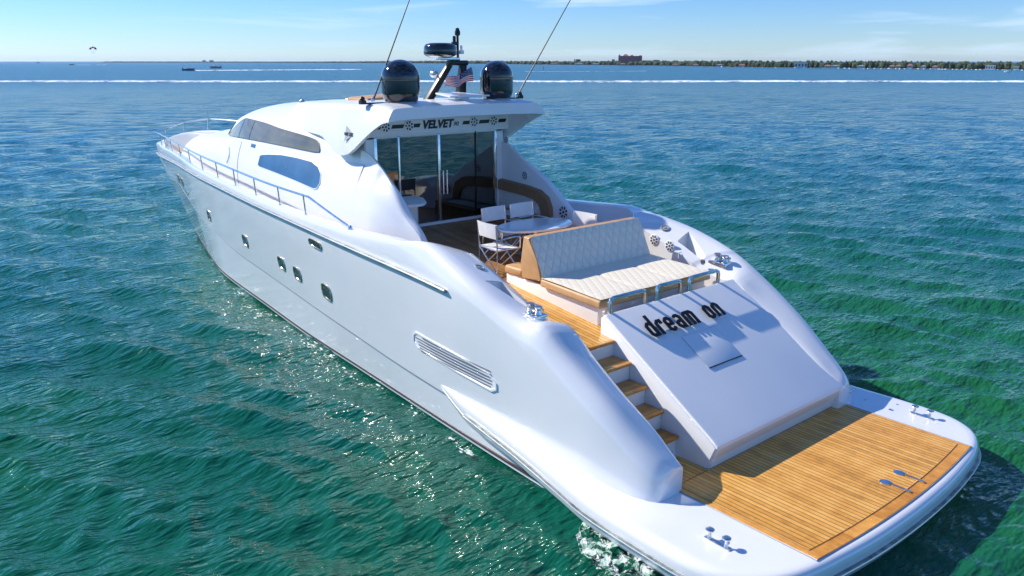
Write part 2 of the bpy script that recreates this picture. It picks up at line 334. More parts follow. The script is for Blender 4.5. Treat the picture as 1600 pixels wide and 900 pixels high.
# portholes
def surf_y(x,z):
    P=hull_section(x,1)
    for a,b in zip(P,P[1:]):
        if a[2]<=z<=b[2] and a[2]>-.1 and b[2]>a[2] and a[1]>.2: 
            t=(z-a[2])/(b[2]-a[2]); return a[1]+(b[1]-a[1])*t
    return y3(x)
def lens(x,z,w_,h_,skew=.12):
    out=[]
    for k in range(20):
        a=2*math.pi*k/20; ca,sa=math.cos(a),math.sin(a)
        px=math.copysign(abs(ca)**.55,ca)*w_; pz=math.copysign(abs(sa)**.75,sa)*h_
        out.append((x-px, z+pz+skew*px))
    return out
for i,(x,z,ww,hh,sk) in enumerate([(18.25,1.56,.17,.15,-.1),(14.85,1.49,.19,.15,-.1),(12.4,1.44,.20,.15,-.1),(11.5,1.40,.20,.15,-.1),(10.05,1.35,.22,.165,-.1),(10.25,2.27,.30,.085,-.05),(23.4,1.95,.17,.13,-.1),(22.5,1.95,.17,.13,-.1),(21.6,1.7,.09,.05,0)]):
    for sg in (1,-1):
        oo=lens(x,z,ww,hh,sk); ii=lens(x,z,ww*.89,hh*.86,sk)
        m=MB(); P1=[(a,sg*(surf_y(a,b)+.004),b) for a,b in oo]; P1b=[(a,sg*(surf_y(a,b)+.022),b) for a,b in lens(x,z,ww*.96,hh*.95,sk)]; P2=[(a,sg*(surf_y(a,b)+.022),b) for a,b in ii]; P3=[(a,sg*(surf_y(a,b)+.006),b) for a,b in lens(x,z,ww*.865,hh*.835,sk)]
        m.grid([P1,P1b,P2,P3],close=True); f=m.build('porthole',rimm,hull,50)
        m=MB(); m.poly(P3,[tuple(range(20))]); m.build('glass',portglass,f,0)
# engine-room air vent
for sg in (1,-1):
    m=MB()
    oo=[(6.80,1.42),(6.72,1.47),(6.0,1.44),(5.3,1.40),(4.82,1.35),(4.66,1.24),(4.66,1.14),(4.78,1.08),(5.6,1.12),(6.3,1.17),(6.72,1.21),(6.82,1.30)]
    def sy(a,b,o): return (a,sg*(surf_y(a,b)+o),b)
    cx,cz=5.75,1.26; inn=[(cx+(a-cx)*.975,cz+(b-cz)*.86) for a,b in oo]
    m.grid([[sy(a,b,.002) for a,b in oo],[sy(a,b,.018) for a,b in oo],[sy(a,b,.018) for a,b in inn],[sy(a,b,.004) for a,b in inn]],close=True)
    v=m.build('air_vent',gel,hull,40)
    m=MB(); m.poly([sy(a,b,.006) for a,b in inn],[tuple(range(len(inn)))]); m.build('vent_recess',gel,v,0)
    for k in range(6):
        zz=lambda a: 1.145+k*.048+.030*(a-4.7)/2.1
        x0=4.76+(.03 if k in (0,5) else 0); x1=6.60+.025*k if k<4 else 6.74-.22*(k-4)
        m=MB(); xs_=np.linspace(x0,x1,14); m.grid([[sy(a,zz(a)+.012,.022) for a in xs_],[sy(a,zz(a)-.004,.012) for a in xs_],[sy(a,zz(a)-.006,.0075) for a in xs_],[sy(a,zz(a)+.012,.0075) for a in xs_]]); m.build('vent_shade_line',grayline,v,0)  # grey strips: shadow lines between the white louvres, painted as colour
# ---------------- swim platform
outline=[(6.25,2.56,.78),(5.6,2.67,.76),(4.9,2.74,.72),(4.0,2.82,.66),(3.1,2.90,.56),(2.5,2.94,.485),(1.5,2.98,.482),(.95,2.97,.48),(.6,2.88,.48),(.32,2.68,.48),(.14,2.38,.48),(.03,2.0,.48),(-.04,1.5,.48),(-.09,1.0,.48),(-.115,.5,.48),(-.125,0,.48)]
oc=curve(outline,5); full=[tuple(p) for p in oc]+[(p[0],-p[1]*1.02-.02,p[2]) for p in reversed(oc[:-1])]
nn=len(full); nor=[]
for i in range(nn):
    a=Vector(full[max(i-1,0)]); b=Vector(full[min(i+1,nn-1)]); t=(b-a); nv=Vector((t.y,-t.x,0)); nv.normalize(); nor.append(-nv if nv.dot(Vector((full[i][0]-3,full[i][1],0)))<0 else nv)
prof=[(-.16,0),(-.09,0),(-.045,-.015),(-.015,-.05),(0,-.10),(.0,-.20),(-.01,-.235),(-.005,-.24),(-.02,-.33),(-.07,-.40),(-.16,-.46),(-.3,-.60),(-.5,-.85)]
rows=[]
for i,p in enumerate(full):
    fade=ss(6.3,5.2,p[0]) if p[0]>5.2 else 1
    rows.append([(p[0]+nor[i].x*o*(.35+.65*fade),p[1]+nor[i].y*o*(.35+.65*fade),p[2]+z*(.25+.75*fade)) for o,z in prof])
m=MB(); V=m.grid(rows)
h=nn//2
fs=[]
for i in range(h):
    a,b,c,d=V[i][0],V[i+1][0],V[nn-2-i][0],V[nn-1-i][0]
    try: fs.append(m.bm.faces.new((a,b,c,d) if len({a,b,c,d})==4 else (a,b,d)))
    except ValueError: pass
platform=m.build('swim_platform',[hullm],Y,38)
def rail_off(o,z,i0,i1): return [(full[i][0]+nor[i].x*o,full[i][1]+nor[i].y*o,full[i][2]+z) for i in range(i0,i1)]
i0=next(i for i,p in enumerate(full) if p[0]<5.35)
m=MB(); m.tube(rail_off(.012,-.215,i0,nn-i0),.026,8); m.build('rubbing_strake',rubm,platform)
m=MB(); m.tube(rail_off(.034,-.212,i0,nn-i0),.010,6); m.build('strake_trim',trimm,platform)
# teak inlay
def flat(name,pts,z,mt,par,th=.012):
    m=MB(); m.prism([(a,b,z) for a,b in pts],(0,0,-th)); return m.build(name,mt,par,30)
def arcx(y,x0=.0,k=.028): return x0+k*y*y
port_y,st_y=1.90,-2.13
pts=[(2.05,port_y),(2.05,st_y)]+[(arcx(y,.02),y) for y in np.linspace(st_y,port_y-.02,16)]
flat('teak_margin',pts,.489,teak_t,platform)
pts=[(2.04,port_y-.09),(2.04,st_y+.09)]+[(arcx(y,.17),y) for y in np.linspace(st_y+.09,port_y-.09,16)]
tk=flat('teak_deck',pts,.4935,teak,platform,.008)
flat('stair_landing_teak',[(2.06,1.865),(2.58,1.865),(2.58,1.195),(2.06,1.195)],.489,teak,platform)
m=MB()
bl=[(2.04,port_y-.085,.4945)]+[(arcx(y,.165),y,.4945) for y in np.linspace(port_y-.085,st_y+.085,20)]+[(2.04,st_y+.085,.4945)]
m.tube(bl,.004,4); m.build('caulk_seam',brown,platform)
bl=[(2.05,port_y+.012,.486)]+[(arcx(y,.005),y,.486) for y in np.linspace(port_y+.012,st_y-.012,20)]+[(2.05,st_y-.012,.486)]
m=MB(); m.tube(bl,.009,4); m.build('inlay_joint',grayline,platform)
# cleats
for (cx,cy) in ((.98,2.46),(1.02,-2.62)):
    m=MB(); m.box((cx-.17,cy-.032,.482),(cx+.17,cy+.032,.500),.007)
    for dx in (-.11,.11):
        m.lathe([(.032,.49),(.020,.52),(.017,.575),(.03,.590),(.05,.597),(.052,.608),(.035,.62),(.01,.622)],(cx+dx,cy,0),16)
    m.build('mooring_cleat',chrome,platform)
for (cx,cy,r) in ((1.42,-2.48,.035),(1.86,-2.55,.022),(1.45,-2.75,.018)):
    m=MB(); m.lathe([(r,.482),(r,.488),(r*.6,.488),(r*.5,.484)],(cx,cy,0),16); m.build('deck_fitting',chrome,platform)
for cy in (-.25,-.62):     # ladder hatches
    m=MB(); m.lathe([(.072,.495),(.072,.503),(.06,.506),(.02,.507)],(.42,cy,0),20); m.box((.12,cy-.012,.496),(.33,cy+.012,.506)); m.box((.10,cy-.02,.497),(.18,cy+.02,.511),.004)
    m.build('ladder_latch',chrome,platform)
# ---------------- transom garage door (sloping panel)
pT,pL=(3.97,2.11),(1.97,.86)
def ppt(t,bulge=.0): 
    x=pT[0]+(pL[0]-pT[0])*t; z=pT[1]+(pL[1]-pT[1])*t; s=bulge*math.sin(math.pi*min(t,1)); return x-s*.55,z+s*.83
prof=[ppt(t) for t in (0,.975)]+[(1.955,.845),(1.95,.80),(1.985,.70),(2.02,.64),(2.05,.50),(2.08,.482),(4.05,.482),(4.05,2.09),(4.0,2.12)]
m=MB(); m.prism([(a,1.165,b) for a,b in prof],(0,-3.225,0),.018,3); gar=m.build('garage_door',gel,Y,14)
prof2=[(a+.01,b-.035) for a,b in prof[:3]]+[(2.0,.80),(2.10,.484),(4.06,.484),(4.06,2.07)]
m=MB(); m.prism([(a,1.185,b) for a,b in prof2],(0,-.05,0),.008); m.build('side_panel',gel,gar,40)
ptd=Vector((pL[0]-pT[0],0,pL[1]-pT[1])).normalized(); pn=Vector((-ptd.z*-1,0,ptd.x*-1)); pn=Vector((ptd.z,0,-ptd.x)); 
if pn.z<0: pn=-pn
def onp(x,y,o=0):
    t=(pT[0]-x)/(pT[0]-pL[0]); a,b=ppt(t); return Vector((a,y,b))+pn*o
# seams
m=MB(); m.tube([onp(x,-2.065,.0) for x in np.linspace(3.95,2.02,14)],.006,4); m.build('door_seam',grayline,gar)
m=MB(); hp=[onp(3.37,.21,.004),onp(3.37,-.57,.004),onp(2.85,-.57,.004),onp(2.85,.21,.004)]
m.prism(hp,pn*.004,.003); hat=m.build('locker_hatch',gel,gar)
m=MB(); m.tube([q+pn*.0 for q in [hp[3],hp[0],hp[1],hp[2]]],.0045,4); m.build('hatch_gap',grayline,hat)
m=MB(); m.box((-.39,-.008,0),(.39,.008,.006),mtx=frame((hp[2]+hp[3])/2+pn*.002,(0,-1,0),-ptd)); m.build('hatch_gap',satin,hat)
# name letters, standing off the panel
up_=-ptd
h_,W_l,as_,sw=.27,.165,.42,.052
def stroke(mb,path,mtx,closed=False,w_=sw,z0=0,th=.018):
    P=[Vector((a,b)) for a,b in path]; n=len(P); L1=[];L2=[]
    for i in range(n):
        a=P[(i-1)%n] if (i or closed) else None; b=P[(i+1)%n] if (i<n-1 or closed) else None
        d1=(P[i]-a).normalized() if a is not None else (b-P[i]).normalized(); d2=(b-P[i]).normalized() if b is not None else d1
        nv=Vector((-d1.y-d2.y,d1.x+d2.x)).normalized(); k=w_/2/max(nv.dot(Vector((-d1.y,d1.x))),.4); L1.append(P[i]+nv*k); L2.append(P[i]-nv*k)
    rows=[[mtx@Vector((p.x,p.y,z)) for p,z in ((A,z0),(A,z0+th),(B,z0+th),(B,z0))] for A,B in zip(L1,L2)]
    if closed: rows.append(rows[0])
    V=mb.grid(rows,close=True)
    if not closed: mb.bm.faces.new(V[0]); mb.bm.faces.new(V[-1])
c_=.035; Wd=W_l-sw; hh_=h_-sw
def rr_(): return [(c_,0),(Wd-c_,0),(Wd,c_),(Wd,hh_-c_),(Wd-c_,hh_),(c_,hh_),(0,hh_-c_),(0,c_)]
GL={'d':([(rr_(),True),([(Wd,-.026),(Wd,as_-sw)],False)],W_l),
'r':([([(0,-.026),(0,hh_-c_),(c_,hh_),(Wd*.8,hh_),(Wd*.8,hh_-.06)],False)],W_l*.82),
'e':([([(Wd,.04),(Wd-c_,0),(c_,0),(0,c_),(0,hh_-c_),(c_,hh_),(Wd-c_,hh_),(Wd,hh_-c_),(Wd,hh_*.48),(0,hh_*.48)],False)],W_l),
'a':([([(0,hh_-.02),(c_,hh_),(Wd-c_,hh_),(Wd,hh_-c_),(Wd,-.026)],False),([(Wd,0),(c_,0),(0,c_),(0,hh_*.5-.02),(c_,hh_*.5),(Wd,hh_*.5)],False)],W_l),
'm':([([(0,-.026),(0,hh_-c_),(c_,hh_),(Wd*2-c_-.03,hh_),(Wd*2-.03,hh_-c_),(Wd*2-.03,-.026)],False),([(Wd-.015,-.026),(Wd-.015,hh_)],False)],W_l*2-sw-.03),
'o':([(rr_(),True)],W_l),
'n':([([(0,-.026),(0,hh_-c_),(c_,hh_),(Wd-c_,hh_),(Wd,hh_-c_),(Wd,-.026)],False)],W_l)}
cy_=.70
for chh in 'dream on':
    if chh==' ': cy_-=.20; continue
    st_,adv=GL[chh]; M_=frame(onp(3.49,cy_,.030),(0,-1,0),-ptd); m=MB()
    for q,(pa,cl) in enumerate(st_): stroke(m,pa,M_,cl,z0=.0015*q)
    m.build('name_letter',letterm,gar,30); cy_-=adv+.048
# grab rails
for (a,b) in ((1.05,.30),(.03,-.53),(-.75,-1.50)):
    m=MB(); x=4.02; z0,zt=2.08,2.33
    path=[(x,a,z0),(x,a,zt-.07),(x,a-.02,zt-.02),(x,a-.07,zt),(x,b+.07,zt),(x,b+.02,zt-.02),(x,b,zt-.07),(x,b,z0)]
    m.tube(path,.032,10); m.lathe([(.04,z0+.02),(.04,z0+.03),(.025,z0+.04)],(x,a,0),12); m.lathe([(.04,z0+.02),(.04,z0+.03),(.025,z0+.04)],(x,b,0),12); m.build('grab_rail',chrome,gar)
for yy in (-2.22,-2.33):
    m=MB(); m.lathe([(.024,0),(.024,.012),(.012,.014)],seg=12,mtx=frame((1.955,yy,.68),(0,-1,0),(.0,0,1))); m.build('socket',chrome,Y)
# ---------------- stairs
st=MB(); tr=MB()
steps=[(3.80,1.81),(3.46,1.56),(3.16,1.30),(2.86,1.04),(2.58,.77)]
pr=[(4.1,.47)]+[(4.1,1.76)]
for i,(x,z) in enumerate(steps):
    xn=steps[i+1][0] if i+1<len(steps) else 2.30
    zn=steps[i+1][1] if i+1<len(steps) else .5
    pr+= [(x+.02,z-.02 if i else 1.76),(x+.02,zn-.02)]
pr+=[(2.60,.47)]
pr2=[(4.1,.47),(4.1,1.76),(3.82,1.76),(3.82,1.54),(3.48,1.54),(3.48,1.28),(3.18,1.28),(3.18,1.02),(2.88,1.02),(2.88,.75),(2.60,.75),(2.60,.47)]
st.prism([(a,1.19,b) for a,b in pr2],(0,.69,0)); stairs=st.build('stairs',gel,Y,30)
for i,(x,z) in enumerate(steps[1:]):
    x1=steps[i][0]
    m=MB(); m.box((x-.02,1.2,z-.02),(x1+.005,1.875,z+.012),.004); t_=m.build('tread',steptk,stairs)
    m=MB(); m.box((x-.035,1.2,z-.03),(x+.03,1.875,z+.016),.012); m.build('nosing',teak_t,t_)
# ---------------- teak of walkway and cockpit
def deck_sheet(name,pts,mt,par,o=.012):
    m=MB(); v=[(a,b,deckz(a)+o) for a,b in pts]; vb=[(a,b,deckz(a)-.03) for a,b in pts]; n=len(pts)
    m.poly(v+vb,[tuple(range(n)),tuple(range(2*n-1,n-1,-1))]+[(i,i+n,(i+1)%n+n,(i+1)%n) for i in range(n)]); return m.build(name,mt,par,30)
deck_sheet('walkway_teak',[(3.775,1.86),(3.775,1.19),(4.07,1.19),(4.07,-1.86),(6.3,-1.86),(6.3,1.86)],teak,Y)
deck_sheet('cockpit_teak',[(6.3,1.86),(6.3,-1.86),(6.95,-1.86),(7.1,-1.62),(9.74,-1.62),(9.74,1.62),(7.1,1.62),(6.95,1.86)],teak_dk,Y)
m=MB(); m.box((3.765,1.19,deckz(3.8)-.03),(3.83,1.865,deckz(3.8)+.017),.012); m.build('nosing',teak_t,Y)
# ---------------- cockpit doors and bulkhead
AX=9.75
m=MB()
m.box((AX,-1.62,4.20),(AX+.08,1.62,4.62)); m.box((AX-.02,-1.62,2.35),(AX+.10,1.62,2.47),.01); m.box((AX,-1.64,2.40),(AX+.08,-1.47,4.3)); m.box((AX,1.47,2.40),(AX+.08,1.64,4.3))
bulk=m.build('bulkhead',gel,Y,30)
m=MB(); m.box((9.62,-1.70,4.265),(9.745,1.70,4.605),.01); lp=m.build('logo_panel',gel,bulk,30)
m=MB(); m.box((9.60,-1.66,4.245),(9.75,1.66,4.268),.004); m.build('header_trim',gel,bulk,30)
doors=empty('sliding_door',(0,0,0)); doors.parent=Y
ys=[1.46,.93,0.0,-.92,-1.46]
for i in range(4):
    m=MB(); m.box((AX+.01+.012*(i%2),ys[i+1]+.004,2.472),(AX+.018+.012*(i%2),ys[i]-.004,4.24)); m.build('glass_pane',doorglass,doors,0)
for y,wd,mm in ((.93,.018,chrome),(0,.028,chrome),(-.92,.012,satin),(-1.44,.03,chrome),(1.44,.03,chrome)):
    m=MB(); m.box((AX-.012,y-wd,2.47),(AX+.04,y+wd,4.245),.004); m.build('mullion',mm,doors,30)
m=MB()
for y in (-.06,-.15) :
    m.tube([(AX-.05,y,3.02),(AX-.05,y,3.50)],.018,10)
    for z in (3.06,3.46): m.tube([(AX-.05,y,z),(AX,y,z)],.01,8)
m.build('door_handle',chrome,doors)
# interior behind the glass
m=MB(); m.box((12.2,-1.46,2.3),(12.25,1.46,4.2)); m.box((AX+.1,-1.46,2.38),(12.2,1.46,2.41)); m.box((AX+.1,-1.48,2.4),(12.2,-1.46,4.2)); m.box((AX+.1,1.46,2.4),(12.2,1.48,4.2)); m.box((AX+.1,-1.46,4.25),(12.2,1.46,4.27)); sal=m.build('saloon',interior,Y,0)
for y0,y1_,mm in ((-1.44,-1.0,curtain),(1.0,1.44,curtain),(.93,.70,curtain2)):
    m=MB(); n=60; a=[]; b=[]
    for k in range(n):
        y=y0+(y1_-y0)*k/(n-1); x=AX+.20+.035*math.sin(k*1.05)+.012*math.sin(k*2.3); a.append((x,y,2.45)); b.append((x,y,4.2))
    m.grid([a,b]); m.build('curtain',mm,sal)
m=MB(); m.box((10.6,-1.2,2.4),(11.6,-.3,2.85),.1); m.box((11.3,-1.2,2.8),(11.65,-.3,3.2),.08); m.build('settee',curtain2,sal)
# logos: reel discs
def reel(name,c,r,xa,ya,parent,n=7,th=.012):
    M_=frame(c,xa,ya); m=MB(); m.lathe([(r,0),(r,th*.7),(r*.95,th),(r*.001,th)],seg=28,mtx=M_); d=m.build(name,gel,parent)
    m=MB()
    for k in range(n):
        a0=2*math.pi*(k+.20)/n; a1=2*math.pi*(k+.80)/n; q=[]
        for t in np.linspace(a0,a1,5): q.append((r*.82*math.cos(t),r*.82*math.sin(t)))
        am=(a0+a1)/2; 
        for t in (am+.22,am-.22): q.append((r*.40*math.cos(t),r*.40*math.sin(t)))
        m.poly([M_@Vector((a,b,th+.003)) for a,b in q],[tuple(range(len(q)))])
    m.lathe([(r*.2,th),(r*.2,th+.004),(r*.05,th+.006)],seg=12,mtx=M_)
    m.build('grille',navy,d,0); return d
for y in (1.28,.77,-.78,-1.28): reel('speaker',(9.615,y,4.425),.105,(0,-1,0),(0,0,1),lp)
for a,b in ((1.16,.90),(.68,.53),(-.49,-.66),(-.90,-1.16),(-1.40,-1.60),(1.50,1.40)):
    m=MB(); sk=.03
    m.poly([(9.613,a,4.385),(9.613,b,4.385),(9.613,b-sk,4.455),(9.613,a-sk,4.455)],[(0,1,2,3)]); m.build('dark_band',letterm,lp,0)
sh=Matrix.Identity(4); sh[0][1]=.25
textobj('yacht_type_lettering','VELVET',.21,frame((9.613,.11,4.355),(0,-1,0),(0,0,1))@sh,letterm,lp,.003,.010,1.0,'CENTER',1.04)
textobj('yacht_type_lettering','90',.12,frame((9.613,-.33,4.37),(0,-1,0),(0,0,1))@sh,letterm,lp,.002,.0,1.1)
# ---------------- cabin trunk, buttresses
yb=C({7.3:1.98,9:1.98,12:1.95,15:1.76,18:1.42,21:1.0,23.5:.62,25.0:.25,25.3:.1})
ysd=C({7.3:1.68,9.75:1.70,14:1.66,16:1.52,18:1.26,20:.95,22:.68,24:.4,25.3:.08})
zsd=C({7.3:3.72,9.75:3.74,15:3.74,16.5:3.72,18:3.66,20:3.50,22:3.22,23.5:2.95,24.6:2.68,25.3:2.45})
ztr=C({17:3.95,20:3.72,21.6:3.5,23:3.34,24.5:2.98,25.1:2.72,25.35:2.5})
zed=C({7.33:2.42,7.38:2.55,7.5:2.72,7.9:3.0,8.4:3.34,8.95:3.62,9.3:3.80,9.6:3.95,9.9:4.02})
def side_pt(x,t):   # t 0 deck .. 1 shoulder
    zb=deckz(min(x,9.2))-.03 if x<22.5 else 2.05
    z=zb+(zsd(x)-zb)*t; y=yb(x)+(ysd(x)-yb(x))*(t**2.2)+.05*math.sin(math.pi*t)*(1 if x<20 else .6)
    return y,z
TS=[0,.12,.25,.38,.5,.62,.72,.8,.87,.93,.97,1]
m=MB()
for sg in (1,-1):
    rows=[]
    for x in list(np.linspace(9.75,24.8,90))+[25.0,25.15,25.25,25.3]:
        r=[(x,sg*side_pt(x,t)[0],side_pt(x,t)[1]) for t in TS]
        ys_,zs_=ysd(x),zsd(x); zt=ztr(x) if x>17 else 3.95
        for t in (.15,.4,.7,1): r.append((x,sg*ys_*(1-t),zs_+(max(zt,zs_+.02)-zs_)*math.sin(t*math.pi/2)))
        rows.append(r)
    m.grid(rows)
cabin=m.build('cabin_trunk',gel,Y,45,weld=.001)
wings={}
for sg in (1,-1):
    m=MB(); rows=[]
    x0=7.73 if sg>0 else 7.33
    for x in [x0,x0+.02,x0+.05,x0+.10,x0+.17]+list(np.linspace(x0+.27,9.9,30)):
        ze=zed(x-(x0-7.33)*(1-ss(8.0,9.4,x))); zb=deckz(min(x,9.2))-.03; r=[(x,sg*1.60,zb),(x,sg*1.60,zb+(ze-zb)*.5),(x,sg*1.60,ze-.05),(x,sg*1.615,ze-.015),(x,sg*1.65,ze)]
        zt=min(ze,zsd(x)); T=[0,.15,.3,.45,.6,.75,.88,.96,1]; zb2=zb
        H=zsd(x)-zb; outer=[]
        for k in T:
            tt=k*(zt-zb)/H; y,z=side_pt(x,tt); outer.append((y,z))
        yt,zt_=outer[-1]; edge=max(yt-.0,1.66)
        yo=[(y-(.10*ss(zt-.35,zt,z))*(1 if ze<zsd(x) else .2),z) for y,z in outer]
        yo=[(max(1.67+(a-1.67)*ss(7.2 if sg>0 else 7.0,9.3,x),1.67),b) for a,b in yo]
        r.append((x,sg*(1.65+(yo[-1][0]-1.65)*.6),ze+.0)); r.append((x,sg*max(yo[-1][0]-.015,1.665),ze-.015))
        for y,z in reversed(yo): r.append((x,sg*y,min(z,ze-.03)))
        rows.append(r)
    V=m.grid(rows); m.bm.faces.new(V[0])
    wings[sg]=m.build('cabin_side_wing',gel,Y,50)
butt=wings[-1]
# trunk joint lines
m=MB(); m.tube([(16.0+.25*math.sin(t*3)*.5,side_pt(16.0+.25*math.sin(t*3)*.5,t)[0]+.002,side_pt(16.0,t)[1]) for t in np.linspace(.25,.98,14)],.006,4); m.build('trunk_seam',grayline,cabin)
for sg in (1,-1):   # side recess light and logo badge
    m=MB(); x=16.6; c=[side_pt(x,t) for t in (.80,.86)]
    m.prism([(15.25,sg*(side_pt(15.25,.93)[0]+.004),side_pt(15.25,.93)[1]),(14.95,sg*(side_pt(14.95,.93)[0]+.004),side_pt(14.95,.93)[1]),(14.95,sg*(side_pt(14.95,.985)[0]+.004),side_pt(14.95,.985)[1]),(15.25,sg*(side_pt(15.25,.985)[0]+.004),side_pt(15.25,.985)[1])],(0,sg*.006,0)); m.build('vent_slot',bluewin,cabin)
    m=MB()
    for k in range(10):
        t0,t1=.55+.03*k,.55+.03*k+.026; xx=17.15-.16*math.sin((t0-.55)/.3*math.pi)
        a=[(xx,sg*(side_pt(xx,t0)[0]+.012),side_pt(xx,t0)[1]),(xx-.10,sg*(side_pt(xx-.1,t0)[0]+.012),side_pt(xx,t0)[1]),(xx-.10,sg*(side_pt(xx-.1,t1)[0]+.012),side_pt(xx,t1)[1]),(xx,sg*(side_pt(xx,t1)[0]+.012),side_pt(xx,t1)[1])]
        m.poly(a,[(0,1,2,3)])
    m.build('side_badge',chrome,cabin,0)
# blue lower window
def yz_side(x,z):
    lo,hi=0,1
    for _ in range(30):
        mid=(lo+hi)/2
        if side_pt(x,mid)[1]<z: lo=mid
        else: hi=mid
    return side_pt(x,lo)[0]
for sg in (1,-1):
    lw=[(14.50,3.50),(14.55,3.30),(14.45,3.27),(13.4,3.24),(12.3,3.19),(11.42,3.13),(11.28,3.16),(11.20,3.26),(11.24,3.42),(11.42,3.54),(11.8,3.615),(12.5,3.63),(13.3,3.62),(14.0,3.57),(14.38,3.53)]
    cx=12.9; cz=3.4
    def ring(s,o): return [(cx+(a-cx)*s[0],sg*(yz_side(cx+(a-cx)*s[0],cz+(b-cz)*s[1])+o),cz+(b-cz)*s[1]) for a,b in lw]
    m=MB(); m.grid([ring((1.02,1.09),.001),ring((1.015,1.07),.012),ring((1,1),.012)],close=True); f=m.build('lower_window_frame',gel,cabin,60)
    m=MB()
    rows=[ring((s,s),.010) for s in (1,.75,.5,.25,.02)]
    m.grid(rows,close=True); m.build('lower_window',bluewin,cabin,60)
# ---------------- pilothouse
yre=C({9.75:1.52,12:1.5,14:1.42,16:1.26,17:1.08,18:.82,19:.48,19.7:.15,20:.02})
zre=C({9.75:4.12,12:4.14,14:4.20,16.5:4.24,18:4.08,19:3.88,20:3.66})
zrf=C({9.75:4.82,10.5:4.81,13.2:4.75,15.4:4.65,17.0:4.50,18.0:4.32,19.0:4.02,20.0:3.67})
ybl=C({9.75:1.68,14:1.64,16:1.50,17:1.36,18:1.12,19:.78,19.6:.42,20:.03})
def ph(x,t):  # glass band surface
    y=ybl(x)+(yre(x)-ybl(x))*t+.02*math.sin(math.pi*t); z=zsd(x)-.02+(zre(x)-zsd(x)+.02)*t; return y,z
m=MB()
for sg in (1,-1):
    rows=[]
    for x in list(np.linspace(9.8,19.8,80))+[19.9,19.98]:
        r=[(x,sg*ph(x,t)[0],ph(x,t)[1]) for t in (0,.25,.5,.75,1)]
        y0,z0=ph(x,1); zt=max(zrf(x),z0+.01)
        for t in (.08,.2,.35,.5,.65,.8,1): r.append((x,sg*y0*(1-t),z0+(zt-z0)*(math.sin(t*math.pi/2)**.85)))
        rows.append(r)
    m.grid(rows)
pil=m.build('pilothouse',gel,Y,45,weld=.001)
def phy(x,z):
    z0,z1_=ph(x,0)[1],ph(x,1)[1]; t=(z-z0)/(z1_-z0)
    if t<=1: return ph(x,max(t,0))[0]
    y0=ph(x,1)[0]; zt=zrf(x); q=min((z-z1_)/(zt-z1_),1)**(1/.85); return y0*(1-2/math.pi*math.asin(q))
for sg in (1,-1):
    wb=C({11.62:3.82,11.9:3.80,14:3.81,16:3.78,17.4:3.73,18.3:3.70}); wt=C({11.62:3.86,11.68:3.95,11.82:4.02,12.1:4.06,13:4.11,13.8:4.145,15:4.215,16.3:4.235,16.8:4.15,17.4:3.95,17.95:3.74})
    def strip(a,b,o,nx=24):
        X=list(np.linspace(a,b,nx)); return [[(x,sg*(phy(x,wb(x)+(wt(x)-wb(x))*t)+o),wb(x)+(wt(x)-wb(x))*t) for t in np.linspace(0,1,6)] for x in X]
    for a,b in ((11.62,15.55),(15.60,16.45),(16.50,17.9)):
        m=MB(); m.grid(strip(a,b,.012)); g=m.build('side_window',sideglass,pil,60)
    m=MB(); path=[(x,sg*(phy(x,wt(x))+.012),wt(x)) for x in np.linspace(17.92,11.62,60)]+[(x,sg*(phy(x,wb(x))+.012),wb(x)) for x in np.linspace(11.63,17.9,50)]
    m.tube(path,.006,5); m.build('window_gasket',satin,pil)
# windshield across the front
m=MB(); rows=[]
for x in np.linspace(18.15,19.85,18):
    rows.append([(x+.015,sg*ph(x,t)[0]*1.01,ph(x,t)[1]+.012) for sg,t in [(1,.05),(1,.5),(1,.9)]]+[(x,s*yre(x),zre(x)+.015+(zrf(x)-zre(x))*(1-abs(s))*.5) for s in (.6,.2,-.2,-.6)]+[(x+.015,sg*ph(x,t)[0]*1.01,ph(x,t)[1]+.012) for sg,t in [(-1,.9),(-1,.5),(-1,.05)]])
m.grid(rows); m.build('windshield',sideglass,pil,60)
# ---------------- hardtop shell
hw=C({8.6:1.85,9.5:1.87,10.3:1.86,11:1.75,11.6:1.63,12.3:1.53,13.2:1.32,14.2:.97,15.5:.3})
hzb=C({8.6:4.585,8.75:4.56,9.0:4.46,9.4:4.26,9.75:4.07,10.05:3.93,10.35:3.88,10.65:3.91,11.0:4.02,11.6:4.16,12.3:4.17,13.0:4.2,15.5:4.2})
hzt=C({8.6:4.85,9.2:4.89,10.5:4.87,13.2:4.775,14.5:4.70,15.5:4.625})
hsh=C({8.6:4.77,9.2:4.76,10.5:4.70,12:4.62,13.5:4.55,14.5:4.48,15.5:4.45})
hce=C({8.6:4.60,9.2:4.605,9.75:4.60,10.3:4.6})
def shear(x,y): return x+.45*max(1-(y/1.85)**2,0)*(1-ss(8.6,10.5,x))
m=MB()
X=[8.6,8.62,8.66,8.73]+list(np.linspace(8.8,10.6,24))+list(np.linspace(10.75,15.5,30))
